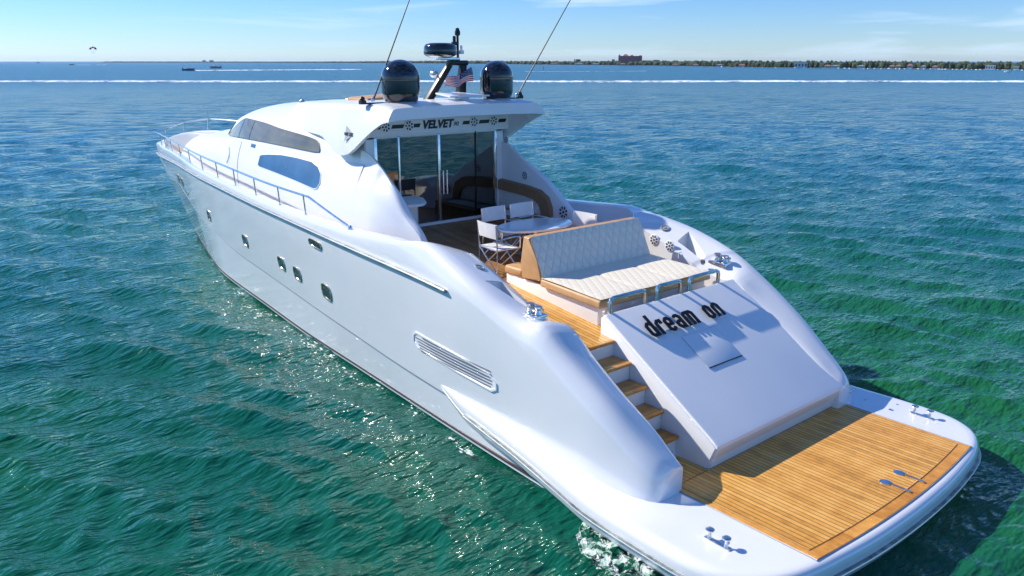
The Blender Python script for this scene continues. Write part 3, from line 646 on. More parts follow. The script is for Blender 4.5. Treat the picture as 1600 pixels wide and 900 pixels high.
for sg in (1,-1):
    rows=[]
    for x in X:
        W,zb,zt,zs=hw(x),hzb(x),hzt(x),max(hsh(x),hzb(x)+.02); zb=min(zb,zs-.02)
        edge=(1-ss(8.6,8.75,x)); zt2=zt-.035*edge; W2=W-.03*edge
        r=[]
        for t in (0,.25,.5,.7,.82): r.append((W2*t,zt2-(zt2-zs)*.35*t**3))
        for t in (.2,.4,.6,.8,1): 
            a=t*math.pi/2; r.append((W2*(.82+.11*math.sin(a)),zs+.0+(zt2-(zt2-zs)*.35*.55-zs)*math.cos(a)))
        for t in (.3,.6,1): r.append((W2*(.93+.07*math.sin(t*math.pi/2)),zs+(zb-zs)*t))
        ti=.10 if x<10.3 else .06
        if x<10.3:
            r.append((W2-ti,zb+.005)); zc=max(hce(x),zb+.01); r.append((min(W2-.20,1.66),zc-.0)); r.append((1.2,zc)); r.append((0,zc))
        else:
            r.append((min(W2-.1,1.66),zb+.005)); r.append((1.3,zb+.05)); r.append((.9,zb+.06)); r.append((0,zb+.06))
        rows.append([(shear(x,a),sg*a,b) for a,b in r])
    V=m.grid(rows); m.bm.faces.new(V[0])
top=m.build('hardtop',gel,Y,42,weld=.001)
# crease groove between the hardtop and pilothouse, side channel
for sg in (1,-1):
    M_=frame((9.98,sg*1.835,4.30),(-sg,0,0),(0,-sg*.22,1))
    m=MB(); tri=[(-.16,-.15),(.16,0),(-.16,.15)] 
    m.poly([M_@Vector((a,b,.006)) for a,b in tri],[(0,1,2)]); bd=m.build('side_emblem',mat('emblem_grey',(.42,.43,.42),.45),top,0)
    textobj('emblem_lettering','WE 22E',.085,frame((10.0,sg*1.845,4.27),(-sg,0,0),(0,-sg*.22,1))@Matrix.Translation((0,0,.01)),satin,bd,.002,.002,1.2)
# tan hatch cushion on roof, deck light studs
m=MB(); m.prism([(10.9,.9,4.80),(10.9,.1,4.845),(11.7,.1,4.85),(11.7,.9,4.80)],(0,0,.09),.03); m.build('roof_cushion',tan,top)
for y_ in (.35,-.9):
    m=MB(); m.lathe([(.07,0),(.07,.06),(.05,.10),(.02,.12)],(15.0,y_,4.60),14); m.build('roof_vent',chrome,top)
# domes
def dome(cx,cy,z0,r,h):
    pr=[(r*.55,0),(r*.85,.03),(r*.93,.10),(r*.99,.16)]+[(r*1.0,.18+.0)]+[(r,h-r*.92)]+[(r*math.cos(a),h-r*.92+r*.92*math.sin(a)) for a in np.linspace(.12,1.5,12)]+[(.005,h)]
    m=MB(); m.lathe(pr,(cx,cy,z0),40); d=m.build('satellite_dome',black,top,50)
    m=MB(); m.lathe([(r*1.004,0),(r*1.004,.012),(r*.9,.014)],(cx,cy,z0+h-r*.98),40); m.build('dome_seam',satin,d,50)
    m=MB(); m.lathe([(r*.8,-.07),(r*.8,.0),(r*.6,.05)],(cx,cy,z0),24); m.build('dome_base',gel,d); return d
dome(9.45,1.02,4.86,.355,.775); dome(9.45,-1.24,4.86,.335,.755)
# antenna outriggers and whips
for sg,base,y0,y1_,tip in ((1,0,1.3,1.82,0),(-1,0,-1.3,-2.0,0)):
    m=MB(); zz=4.855
    m.box((9.50,min(y0,y1_),zz),(9.62,max(y0,y1_),zz+.025),.005); m.build('antenna_bracket',satin,top)
    ye=y1_-sg*.05
    m=MB(); m.box((9.5,ye-.05,zz+.025),(9.62,ye+.05,zz+.07),.01); m.lathe([(.045,zz+.07),(.05,zz+.10),(.03,zz+.13),(.01,zz+.14)],(9.56,ye,0),14); m.build('navigation_light',satin,top)
pth={1:((9.55,1.56,4.90),(9.55,.79,6.50)),-1:((9.60,-1.90,4.89),(9.60,-3.23,6.65))}
for sg,(a,b) in pth.items():
    a=Vector(a); b=Vector(b); b=a+(b-a)*2.2
    m=MB(); m.lathe([(.03,0),(.03,.05),(.018,.07)],(a.x,a.y,a.z),12); m.tube([a+Vector((.06,0,0)),a+(b-a)*.06],.010,6); wh=m.build('antenna_mount',chrome,top)
    m=MB(); m.tube([a,a+(b-a)*.5,b],.014,6,r2=.006); m.build('whip_antenna',satin,wh)
# mast arch with radar
m=MB()
for a,b in (((9.98,.12,4.80),(9.78,-.36,5.58)),((9.82,-.60,4.84),(9.78,-.66,5.58))):
    a=Vector(a); b=Vector(b)
    m.hexa([a+Vector(q) for q in ((-.09,-.08,0),(.09,-.08,0),(.09,.09,0),(-.09,.09,0))]+[b+Vector(q) for q in ((-.05,-.06,0),(.06,-.06,0),(.06,.07,0),(-.05,.07,0))],.015)
m.box((9.70,-.74,5.52),(9.88,-.30,5.62),.03)
mast=m.build('radar_mast',satin,top)
m=MB(); m.lathe([(.27,0),(.315,.025),(.325,.08),(.315,.17),(.285,.215),(.20,.24),(.02,.245)],(9.72,-.07,5.70),32); rd=m.build('radar_scanner',black,mast,50)
m=MB(); m.lathe([(.22,0),(.29,.03)],(9.72,-.07,5.675),24); m.box((9.66,-.50,5.62),(9.80,-.02,5.675),.01); m.build('scanner_bracket',chrome,mast)
m=MB(); m.tube([(9.78,-.53,5.6),(9.78,-.53,6.12)],.024,10); m.lathe([(.03,0),(.055,.02),(.055,.08),(.04,.11),(.04,.13),(.02,.15)],(9.78,-.53,6.08),16); m.build('light_mast',satin,mast)
m=MB(); m.box((9.74,-.50,5.90),(9.82,-.40,5.97),.008); m.lathe([(.032,5.97),(.032,6.07),(.01,6.08)],(9.78,-.45,0),12); m.build('side_light',satin,mast)
m=MB(); m.box((9.73,-.65,5.74),(9.82,-.56,5.81),.008); m.lathe([(.03,5.81),(.03,5.90),(.01,5.91)],(9.78,-.61,0),12); m.build('anchor_light',cap_clear,mast)
m=MB(); m.lathe([(.02,-.08),(.07,-.04),(.08,.02),(.07,.06),(.01,.065)],seg=16,mtx=frame((9.8,.03,5.36),(0,1,0),(-.2,0,1))); m.tube([(9.84,.03,5.36),(9.86,-.12,5.30)],.015,6); m.build('search_light',chrome,mast)
m=MB(); m.prism([(9.3,-.95,4.93),(9.3,.02,4.93),(9.75,.05,4.98),(9.8,-.6,4.98)],(0,0,.035),.012); m.lathe([(.12,4.86),(.10,4.94)],(9.5,-.45,0),16); m.build('satellite_tv_plate',gel,top)
# flag: canton and stripes with folds
fl=empty('flag',(0,0,0)); fl.parent=mast
def fpt(u,v):   # u along fly 0..1, v down 0..1
    b=Vector((9.66,-.70,5.47)); y=u*.62; 
    return b+Vector((-.10-.05*math.sin(u*9+v*2), y*1.0, -.20*u-v*(.27-.10*u)+.035*math.sin(u*7.5+.7)))
def fstrip(mb,u0,u1,v0,v1,n=22): mb.grid([[fpt(u,v) for v in np.linspace(v0,v1,3)] for u in np.linspace(u0,u1,n)])
fw_=mat('flag_white',(.75,.75,.75),.7); fb=mat('flag_blue',(.008,.015,.11),.8)
R_=MB(); W_=MB(); B_=MB()
for k in range(13):
    u0=.42 if k<7 else 0
    fstrip(R_ if k%2==0 else W_,u0,1,k/13,(k+1)/13)
fstrip(B_,0,.42,0,7/13)
R_.build('red_stripes',redm,fl,0); W_.build('white_stripes',fw_,fl,0); B_.build('canton',fb,fl,0)
m=MB()
for i in range(9):
    for j in range(6 if i%2==0 else 5):
        u=.42*((j+.5+(.5 if i%2 else 0))/6.2); v=(i+.7)/9.4*7/13; c=fpt(u,v)+Vector((-.004,0,0)); q=[]
        for k in range(10):
            rr=.010 if k%2==0 else .004; a=math.pi*k/5+math.pi/2; q.append(c+Vector((0,rr*math.cos(a),rr*math.sin(a))))
        m.poly(q,[tuple(range(10))])
m.build('star_field',fw_,fl,0)
# ---------------- handrails
def btop(x,sg): return (x,sg*max(y3(x)-.13,0),z4(x)+(SB(x) if sg<0 else 0))
posts=[10.85,12.2,13.7,15.25,16.85,18.55,20.4,22.5,24.5,26.1,27.4]
def railpt(x,sg):
    b=btop(x,sg); hh=.04+.33*min(max((x-8.9)/1.7,0),1)
    return (b[0]+(.12 if x>27.5 else 0),b[1]+sg*.03,b[2]+hh)
rail=empty('bow_rail',(0,0,0)); rail.parent=Y
m=MB(); xr=list(np.linspace(8.9,28.2,80))
path=[railpt(x,1) for x in xr]+[(28.5,0,z4(28.3)+.42)]+[railpt(x,-1) for x in reversed(xr)]
m.tube(path,.022,8); m.build('top_rail',chrome,rail)
for x in posts:
    for sg in (1,-1):
        a=btop(x,sg); b=railpt(x,sg); m=MB(); m.tube([(a[0],a[1],a[2]-.03),b],.017,8); m.lathe([(.035,-.01),(.03,.012)],a,10); m.build('stanchion',chrome,rail)
m=MB(); m.tube([(24.4,-btop(24.4,1)[1],3.1),(24.4,-btop(24.4,1)[1],4.05)],.015,6); m.build('flag_staff',chrome,rail)
for sg in (1,-1): 
    m=MB(); q=railpt(8.9,sg); m.lathe([(.04,-.02),(.05,.02),(.03,.08),(.01,.10)],(q[0]-.02,q[1],q[2]-.06),12); m.build('rail_end',chrome,rail)
# bow well teak and fairlead
m=MB(); pts=[(x,max(yin(x)-.02,.02)) for x in np.linspace(23.3,27.6,14)]; poly=[(x,y,2.485) for x,y in pts]+[(x,-y,2.485) for x,y in reversed(pts)]
m.prism(poly,(0,0,-.02)); m.build('bow_teak',teak,Y)
m=MB(); m.lathe([(.05,0),(.09,.02),(.10,.05),(.04,.07)],seg=16,mtx=frame((25.3,-max(yin(25.3)+.0,.2),2.98),(1,0,0),(0,0,1))); m.build('fairlead',chrome,Y)
# small fittings on side deck
for x,t in ((13.6,.1),(15.9,.1),(9.9,.12)):
    m=MB(); m.lathe([(.03,0),(.03,.02),(.01,.03)],(x,y3(x)-.34,deckz(9.2)+.0),10); m.build('deck_filler',chrome,Y)
# capstans, cup holders, pockets
for sg in (1,-1):
    bx,by=4.45,sg*2.13
    bzc=2.27 if sg>0 else 2.33
    m=MB(); m.box((bx-.20,by-.10,bzc-.10),(bx+.16,by+.13,bzc-.02),.02); 
    for dx,dy,hh in ((-.12,.02,.10),(.04,.03,.115)):
        m.lathe([(.058,-.04),(.045,.0),(.036,.04),(.056,hh-.03),(.060,hh-.01),(.035,hh),(.01,hh)],(bx+dx,by+dy,bzc),18)
    m.tube([(bx-.20,by+.0,bzc+.05),(bx+.14,by-.02,bzc+.06)],.022,8); m.tube([(bx-.05,by-.10,bzc+.02),(bx-.05,by+.12,bzc+.05)],.022,8)
    m.box((bx-.02,by-.12,bzc-.03),(bx+.12,by-.03,bzc+.06),.012)
    m.build('mooring_capstan',chrome,Y)
    cz=zin(5.68)+(.055 if sg>0 else .10)
    m=MB(); M_=frame((5.68,sg*2.12,cz+.01),(1,0,.30),(0,1,(.25 if sg>0 else .3)*sg)); m.lathe([(.085,0),(.085,.012),(.06,.014),(.055,.004),(.03,.004),(.03,.012),(.005,.012)],seg=24,mtx=M_); m.build('cup_holder',grayline,Y)
reel('coaming_speaker',(5.70,-1.868,2.50),.105,(-1,0,0),(0,0,1),Y,8)
reel('coaming_speaker',(5.34,-1.868,2.45),.105,(-1,0,0),(0,0,1),Y,8)
reel('wall_speaker',(8.97,-1.598,3.34),.095,(-1,0,0),(0,0,1),butt,7)
reel('wall_speaker',(9.58,-1.598,4.02),.075,(-1,0,0),(0,0,1),butt,7)
reel('wall_speaker',(7.80,-1.598,2.74),.14,(-1,0,0),(0,0,1),butt,8)
m=MB(); m.lathe([(.02,0),(.05,.01),(.05,.02),(.035,.022),(.035,.012)],seg=16,mtx=frame((4.6,-1.868,2.30),(-1,0,0),(0,0,1))); m.lathe([(.02,0),(.045,.01),(.045,.02)],seg=16,mtx=frame((3.99+.1,-1.868,2.02),(-1,0,0),(0,0,1))); m.build('wall_fitting',chrome,Y)
# ---------------- aft sunpad
sp=empty('sunpad',(0,0,0)); sp.parent=Y
def zb_(x): return deckz(x)
m=MB(); m.hexa([(4.28,-1.50,zb_(4.28)),(6.42,-1.50,zb_(6.42)),(6.42,1.0,zb_(6.42)),(4.28,1.02,zb_(4.28)),(4.28,-1.50,2.15),(6.42,-1.50,2.24),(6.42,1.0,2.24),(4.28,1.02,2.15)],.012); m.build('sunpad_base',gel,sp)
m=MB(); m.mi=0
m.hexa([(4.16,-1.52,2.14),(5.50,-1.52,2.20),(5.50,1.09,2.20),(4.16,1.11,2.14),(4.18,-1.50,2.265),(5.50,-1.50,2.325),(5.50,1.07,2.325),(4.18,1.09,2.265)],.035); m.build('cushion_border',tan,sp)
# quilted top in three panels
for a,b in ((1.075,.215),(.215,-.64),(-.64,-1.49)):
    m=MB(); n=12; rows=[]
    for i in range(n+1):
        u=i/n; x=4.185+u*1.30; row=[]
        for j in range(n+1):
            v=j/n; y=a+(b-a)*v; e=min(u,1-u,v,1-v); hgt=.012*(1-math.exp(-e*60))+.022+.004*math.sin(7*u+5*v+a*9)
            row.append((x,y,2.262+.06*u+hgt-.003))
        rows.append(row)
    m.grid(rows); m.build('quilted_panel',quilt_top,sp,60)
# backrest
m=MB(); bp=[(5.46,2.27),(5.97,2.24),(6.0,2.5),(5.93,2.93),(5.78,2.93),(5.6,2.6)]
m.prism([(a,1.06,b) for a,b in bp],(0,-2.56,0),.03,3); m.build('backrest',tan,sp)
for a,b in ((1.055,.22),(.22,-.62),(-.62,-1.49)):
    m=MB(); n=12; rows=[]
    for i in range(n+1):
        u=i/n; row=[]
        for j in range(n+1):
            v=j/n; y=a+(b-a)*v; e=min(u,1-u,v,1-v); o=.010*(1-math.exp(-e*60))+.018; x=5.462+.318*u; z=2.29+.645*u
            row.append((x-o*.88-.004,y,z+o*.45))
        rows.append(row)
    m.grid(rows); m.build('quilted_back',quilt_back,sp,60)
m=MB(); m.box((5.98,-1.45,2.22),(6.44,1.04,2.37),.05,seg=3); m.build('forward_seat_cushion',tan,sp)
m=MB(); m.tube([(4.9,-1.56,2.36),(4.9,-1.56,2.44),(4.84,-1.56,2.47)],.012,6); m.build('strap_ring',chrome,sp)
# ---------------- starboard sofa against the side wing
sf=empty('cockpit_sofa',(0,0,0)); sf.parent=Y
m=MB(); m.box((8.05,-1.595,2.18),(9.70,-1.05,2.46),.015); m.build('sofa_base',brown,sf)
m=MB(); m.box((8.08,-1.59,2.46),(9.70,-1.03,2.58),.04,seg=3); m.build('seat_cushion',brown,sf)
m=MB(); m.box((8.5,-1.45,2.583),(9.65,-1.08,2.595),.005); m.build('seat_panel',fabric,sf)
o_=[(9.74,2.60),(9.74,3.20),(8.85,3.15),(8.45,3.10),(8.22,2.98),(8.12,2.80),(8.10,2.60)]
i_=[(9.74,2.62),(9.74,2.98),(8.9,2.94),(8.60,2.90),(8.44,2.82),(8.38,2.70),(8.37,2.60)]
m=MB()
A=[(a,-1.598,b) for a,b in o_]; B=[(a,-1.50,b-.02) for a,b in o_]; Cc=[(a,-1.49,b) for a,b in i_]; D=[(a,-1.54,b) for a,b in i_]
m.grid([A[1:],B[1:],Cc[1:],D[1:]]); m.build('sofa_back_border',brown,sf,60)
m=MB(); m.poly([(a,-1.535,b) for a,b in i_],[tuple(range(len(i_)))]); m.build('quilted_back',quilt_wall,sf,0)
# ---------------- port bar counter
m=MB(); m.prism([(9.72,1.60,3.02),(9.72,.62,3.02),(9.35,.66,3.02),(8.95,.86,3.02),(8.80,1.02,3.02),(8.78,1.16,3.02),(8.86,1.32,3.02),(8.6,1.60,3.02)],(0,0,.05),.015); bar=m.build('bar_counter',gel,Y)
m=MB(); m.prism([(9.72,1.59,2.36),(9.72,.72,2.36),(9.40,.76,2.36),(9.05,1.00,2.36),(9.0,1.59,2.36)],(0,0,.66)); m.build('bar_cabinet',gel,bar)

# ================================================================== furniture standing in the cockpit
tz=deckz(6.95)+.012
T=empty('oval_table',(6.95,-.10,tz)); tag(T,'oval white dining table in the cockpit between the canvas chairs','table')
n=40
ol=[(.48*math.cos(2*math.pi*k/n),.78*math.sin(2*math.pi*k/n)) for k in range(n)]
m=MB(); m.prism([(a,b,.655) for a,b in ol],(0,0,.035),.012,3); m.build('table_top',tablem,T,40)
m=MB(); m.lathe([(.22,0),(.22,.02),(.08,.035),(.05,.06),(.05,.62),(.12,.655)],seg=24); m.build('pedestal',chrome,T)
def make_chair():
    r=empty('folding_chair')
    W,D=.27,.23
    m=MB()
    for s in (-1,1):
        m.tube([(s*W,-D,.40),(s*W,-D-.03,.86)],.013,8); m.tube(curve([(s*W,-D,.60),(s*W,0,.62),(s*W,D-.04,.62),(s*W,D+.01,.59),(s*W,D+.01,.42)],4),.013,8)
        m.tube([(s*W,-D,.42),(s*W,D+.01,.42)],.012,8)
        m.tube([(s*W,-D-.02,.013),(s*W,D+.03,.013)],.012,8)
    m.tube([(-W,-D,.42),(W,-D,.42)],.010,6); m.tube([(-W,D,.42),(W,D,.42)],.010,6)
    for s in (-1,1): m.tube([(s*W,-D-.02,.013),(s*W,-D-.0,.42)],.008,6)
    m.build('chair_frame',chrome,r)
    for yy in (-D,D):
        for s in (-1,1):
            m=MB(); m.tube([(s*W,yy,.42),(-s*W,yy,.014)],.012,8); m.build('leg',chrome,r)
    m=MB(); rows=[]
    for i in range(9):
        x=-W+2*W*i/8; rows.append([(x,y,.435-.02*(1-(x/W)**2)) for y in (-D,-.1,.1,D)])
    m.grid(rows); rows2=[[(p[0],p[1],p[2]-.012) for p in row] for row in rows]; 
    rows2=[]
    for i in range(9):
        x=-W+2*W*i/8; rows2.append([(x,y,.422-.02*(1-(x/W)**2)) for y in (-D,-.1,.1,D)])
    m.grid(rows2); m.build('seat',fabric,r,60)
    m=MB(); rows=[]
    for off in (0,-.016):
        rows=[]
        for i in range(11):
            x=-W-.015+(2*W+.03)*i/10; c=.022*(1-(x/W)**2)+off; rows.append([(x,-D-.012-c-.03*k,.62+.25*k) for k in (0,.33,.66,1)])
        m.grid(rows)
    m.build('backrest',fabric,r,60); return r
def dup(root,loc,rz,label):
    c=root.copy(); col.objects.link(c); c.location=loc; c.rotation_euler=(0,0,rz); c['label']=label
    for ch in list(root.children):
        d=ch.copy(); col.objects.link(d); d.parent=c
        for g in list(ch.children): e=g.copy(); col.objects.link(e); e.parent=d
    return c
ch=make_chair(); tag(ch,'white canvas folding chair nearest the port coaming, its crossed legs fully in view','chair','white folding chairs round the cockpit table')
def dz(x): return deckz(x)+.012
ch.location=(6.90,.76,dz(6.9)); ch.rotation_euler=(0,0,R(176))
dup(ch,(7.50,.20,dz(7.5)),R(92),'white canvas folding chair in front of the sliding door, the one nearer the port-end chair')
dup(ch,(7.50,-.46,dz(7.5)),R(90),'white canvas folding chair standing directly before the brown sofa seat')
dup(ch,(6.62,-1.00+.24,dz(6.62)),R(4),'white canvas folding chair beside the large round wall speaker, at the far table end')

# ================================================================== sea
def wave_set(n,l0,l1,steep,mean,spread,seed):
    r=np.random.default_rng(seed); W=[]
    for i in range(n):
        lam=l0*(l1/l0)**((i+r.random())/n); th=mean+r.normal()*spread; k=2*np.pi/lam; W.append((k*np.cos(th),k*np.sin(th),steep/k*(.6+.8*r.random()),r.random()*6.28,lam))
    return W
WAVES=wave_set(46,.24,1.1,.050,R(-60),R(26),3)+wave_set(26,1.1,2.6,.034,R(-55),R(22),9)+wave_set(16,2.6,6.0,.014,R(-50),R(22),5)
na=1500; rr=[.8]
while rr[-1]<170: rr.append(rr[-1]*1.009)
while rr[-1]<45000: rr.append(rr[-1]*1.06)
rr=np.array(rr); nr=len(rr); an=np.linspace(0,2*np.pi,na,endpoint=False)
CX,CY=-3.47,9.12
Rg,Ag=np.meshgrid(rr,an,indexing='ij'); Xg=CX+Rg*np.cos(Ag); Yg=CY+Rg*np.sin(Ag); Zg=np.zeros_like(Xg); DX=np.zeros_like(Xg); DY=np.zeros_like(Xg)
sp_=Rg*.009
near=Rg[:,0]<400; gi=int(near.sum())
gust=.75+.45*np.sin(Xg*.021+1.3)*np.sin(Yg*.017+.4)+.2*np.sin(Xg*.06-Yg*.045)
for kx,ky,a,p,lam in WAVES:
    f=np.clip((lam/ (sp_[:gi]*3.0))-.6,0,1); ph_=kx*Xg[:gi]+ky*Yg[:gi]+p; A=a*f*(gust[:gi] if lam<2 else 1)
    Zg[:gi]+=A*np.sin(ph_); kk=math.hypot(kx,ky); DX[:gi]+=A*.8*kx/kk*np.cos(ph_); DY[:gi]+=A*.8*ky/kk*np.cos(ph_)
# calm lee close to the hull
lee=np.exp(-np.maximum(0,np.abs(Yg)-2.7)/1.6)*((Xg>-1)&(Xg<26)); Zg*=1-.55*lee; Xg+=DX; Yg+=DY; Zg-=.02
co=np.stack([Xg,Yg,Zg],-1).reshape(-1,3); co=np.vstack([co,[[CX,CY,0]]])
ii,jj=np.meshgrid(np.arange(nr-1),np.arange(na),indexing='ij'); j2=(jj+1)%na
q=np.stack([ii*na+jj,(ii+1)*na+jj,(ii+1)*na+j2,ii*na+j2],-1).reshape(-1,4)
tri=np.stack([np.full(na,nr*na),np.arange(na),(np.arange(na)+1)%na],-1)
me=bpy.data.meshes.new('water'); nv=len(co); nq=len(q)
me.vertices.add(nv); me.vertices.foreach_set('co',co.astype(np.float32).ravel())
me.loops.add(nq*4+na*3); me.loops.foreach_set('vertex_index',np.concatenate([q.ravel(),tri.ravel()]).astype(np.int32))
me.polygons.add(nq+na); me.polygons.foreach_set('loop_start',np.concatenate([np.arange(nq)*4,nq*4+np.arange(na)*3]).astype(np.int32))
me.polygons.foreach_set('use_smooth',np.ones(nq+na,bool)); me.update(calc_edges=True)
wm=mat('sea_water',(.0,.06,.045),.045,ior=1.33,spec=.42); n,l,b=nodes(wm)
tcn=n.new('ShaderNodeTexCoord'); geo=n.new('ShaderNodeNewGeometry')
def noise(sc_,det,st=(1,1,1),rough=.55,rot=0):
    mpp=n.new('ShaderNodeMapping'); mpp.inputs['Scale'].default_value=st; mpp.inputs['Rotation'].default_value=(0,0,rot); l.new(geo.outputs['Position'],mpp.inputs[0])
    x=n.new('ShaderNodeTexNoise'); x.inputs['Scale'].default_value=sc_; x.inputs['Detail'].default_value=det; x.inputs['Roughness'].default_value=rough; l.new(mpp.outputs[0],x.inputs[0]); return x.outputs[0]
vc=noise(.05,5); rp=n.new('ShaderNodeValToRGB'); rp.color_ramp.elements[0].position=.36; rp.color_ramp.elements[1].position=.62
rp.color_ramp.elements[0].color=(.002,.080,.060,1); rp.color_ramp.elements[1].color=(.010,.112,.030,1); l.new(vc,rp.inputs[0])
# greener shallows near the yacht; farther out, reflected sky painted into the base colour
dist=n.new('ShaderNodeVectorMath'); dist.operation='DISTANCE'; l.new(geo.outputs['Position'],dist.inputs[0]); dist.inputs[1].default_value=(4,4,0)
mr=n.new('ShaderNodeMapRange'); mr.inputs[1].default_value=7; mr.inputs[2].default_value=62; l.new(dist.outputs['Value'],mr.inputs[0])
cm=n.new('ShaderNodeMix'); cm.data_type='RGBA'; l.new(mr.outputs[0],cm.inputs[0]); l.new(rp.outputs[0],cm.inputs[6]); cm.inputs[7].default_value=(.0,.120,.185,1)
l.new(cm.outputs[2],b.inputs['Base Color'])
rg=n.new('ShaderNodeMapRange'); rg.inputs[1].default_value=15; rg.inputs[2].default_value=260; rg.inputs[3].default_value=.016; rg.inputs[4].default_value=.22; l.new(dist.outputs['Value'],rg.inputs[0]); l.new(rg.outputs[0],b.inputs['Roughness'])
b1=noise(1.8,3.2,(1.8,.6,1),.58,R(60)); b2=noise(7,1.2,(1.5,.7,1),.5,R(52))
b0=noise(.22,5,(1.8,.5,1),.6,R(52))
fd=n.new('ShaderNodeMapRange'); fd.inputs[1].default_value=40; fd.inputs[2].default_value=160; fd.inputs[3].default_value=0; fd.inputs[4].default_value=12; l.new(dist.outputs['Value'],fd.inputs[0])
ab=n.new('ShaderNodeMath'); ab.operation='MULTIPLY_ADD'; l.new(b0,ab.inputs[0]); l.new(fd.outputs[0],ab.inputs[1]); l.new(b1,ab.inputs[2])
ad=n.new('ShaderNodeMath'); ad.operation='MULTIPLY_ADD'; l.new(b2,ad.inputs[0]); ad.inputs[1].default_value=.30
bm_=noise(.75,4,(1.7,.5,1),.6,R(56)); fm=n.new('ShaderNodeMapRange'); fm.inputs[1].default_value=14; fm.inputs[2].default_value=70; fm.inputs[3].default_value=0; fm.inputs[4].default_value=4.5; l.new(dist.outputs['Value'],fm.inputs[0])
am=n.new('ShaderNodeMath'); am.operation='MULTIPLY_ADD'; l.new(bm_,am.inputs[0]); l.new(fm.outputs[0],am.inputs[1]); l.new(ab.outputs[0],am.inputs[2]); l.new(am.outputs[0],ad.inputs[2])
bp=n.new('ShaderNodeBump'); bp.inputs['Strength'].default_value=1; bp.inputs['Distance'].default_value=.13; l.new(ad.outputs[0],bp.inputs['Height']); l.new(bp.outputs[0],b.inputs['Normal'])
finish(me,wm,0); wo=ob('water',me); tag(wo,kind='structure')

# ================================================================== distant shore (bearing from the yacht, metres)
def far(u,D): 
    a=-YAW-math.atan((u-800)/1293.6); return (CX+D*math.cos(a),CY+D*math.sin(a))
coast=pch([-400,0,150,300,500,650,850,1000,1220,1400,1600,1900],[5600,5200,4600,4200,3400,2500,1480,1170,800,720,655,600])
# low land
m=MB(); A=[];B=[];Cg=[]
for u in range(150,2000,12):
    D=coast(u); x,y=far(u,D); x2,y2_=far(u,D*1.02); x3,y3_=far(u,D*1.6); A.append((x,y,-.3)); B.append((x2,y2_,.25)); Cg.append((x3,y3_,.6))
m.grid([A,B,Cg]); landm=mat('shore_ground',(.10,.09,.06),.9); tag(m.build('shore_land',landm,None),kind='structure')
leaf=mat('distant_foliage',(.035,.065,.03),.9); noisy(leaf,.25,(.02,.045,.022),(.075,.10,.04),4,.35,.65)
leaf2=mat('distant_foliage_bright',(.07,.10,.035),.9)
def blob(mb,c,rx,rz,sub=1):
    t=bmesh.ops.create_icosphere(mb.bm,subdivisions=sub,radius=1); 
    for v in t['verts']:
        f=1+random.uniform(-.22,.22); v.co=Vector((v.co.x*rx*f+c[0],v.co.y*rx*f+c[1],v.co.z*rz*f+c[2]))
m=MB(); u=165
while u<1950:
    D=coast(u)*random.uniform(1.02,1.09); px=D/1293
    pk=1.6+3.8*ss(420,850,u)+4.6*ss(800,1300,u); hgt=px*pk*(.72+.30*random.random()) ; r=px*random.uniform(2.6,5.5)
    x,y=far(u,D); blob(m,(x,y,hgt*.45),r,hgt*.55); 
    if random.random()<.6: 
        x,y=far(u+random.uniform(-2,2),D*1.05); blob(m,(x,y,hgt*.75),r*.55,hgt*.35)
    u+=random.uniform(.9,1.9)
tag(m.build('far_woods',leaf,None,0),'low dark green tree belt along the far shore',kind='stuff',cat='trees')
# single tall trees
trunkm=mat('tree_trunk',(.12,.09,.06),.9)
def tree(u,D,h,r,label):
    x,y=far(u,D); t=empty('shore_tree',(x,y,0)); tag(t,label,'tree','taller trees standing above the far tree belt')
    m=MB(); m.tube([(0,0,0),(r*.05,0,h*.35),(-r*.06,r*.04,h*.7)],h*.035,6,r2=h*.015); m.build('trunk',trunkm,t)
    m=MB()
    for k in range(24):
        a=random.random()*6.28; q=random.random()**.6*r; blob(m,(q*math.cos(a),q*math.sin(a),h*(.55+.42*random.random()*(1-.4*q/r))),r*.28,h*.10)
    m.build('crown',leaf,t,0)
for u,hh,rr_,lab in ((1138,5.6,3.0,'round tree standing clear above the tree belt right of the red hotel'),(1193,5.6,3.0,'wide tree rising above the shore houses mid-way to the right'),(1252,5.2,2.6,'dark round tree beside the stacked white house'),(1413,4.9,2.6,'dark tree mid-way along the right shore behind moored sailboats'),(1461,5.0,2.5,'dense dark tree right of the large pale waterside house'),(1562,4.7,2.6,'dark rounded tree near the right end of the far shore'),(902,6.3,3.2,'small round tree left of the blue tower on the far shore')):
    tree(u,coast(u)*1.03,hh*coast(u)/800 if u<1200 else hh*.95,rr_*coast(u)/800,lab)
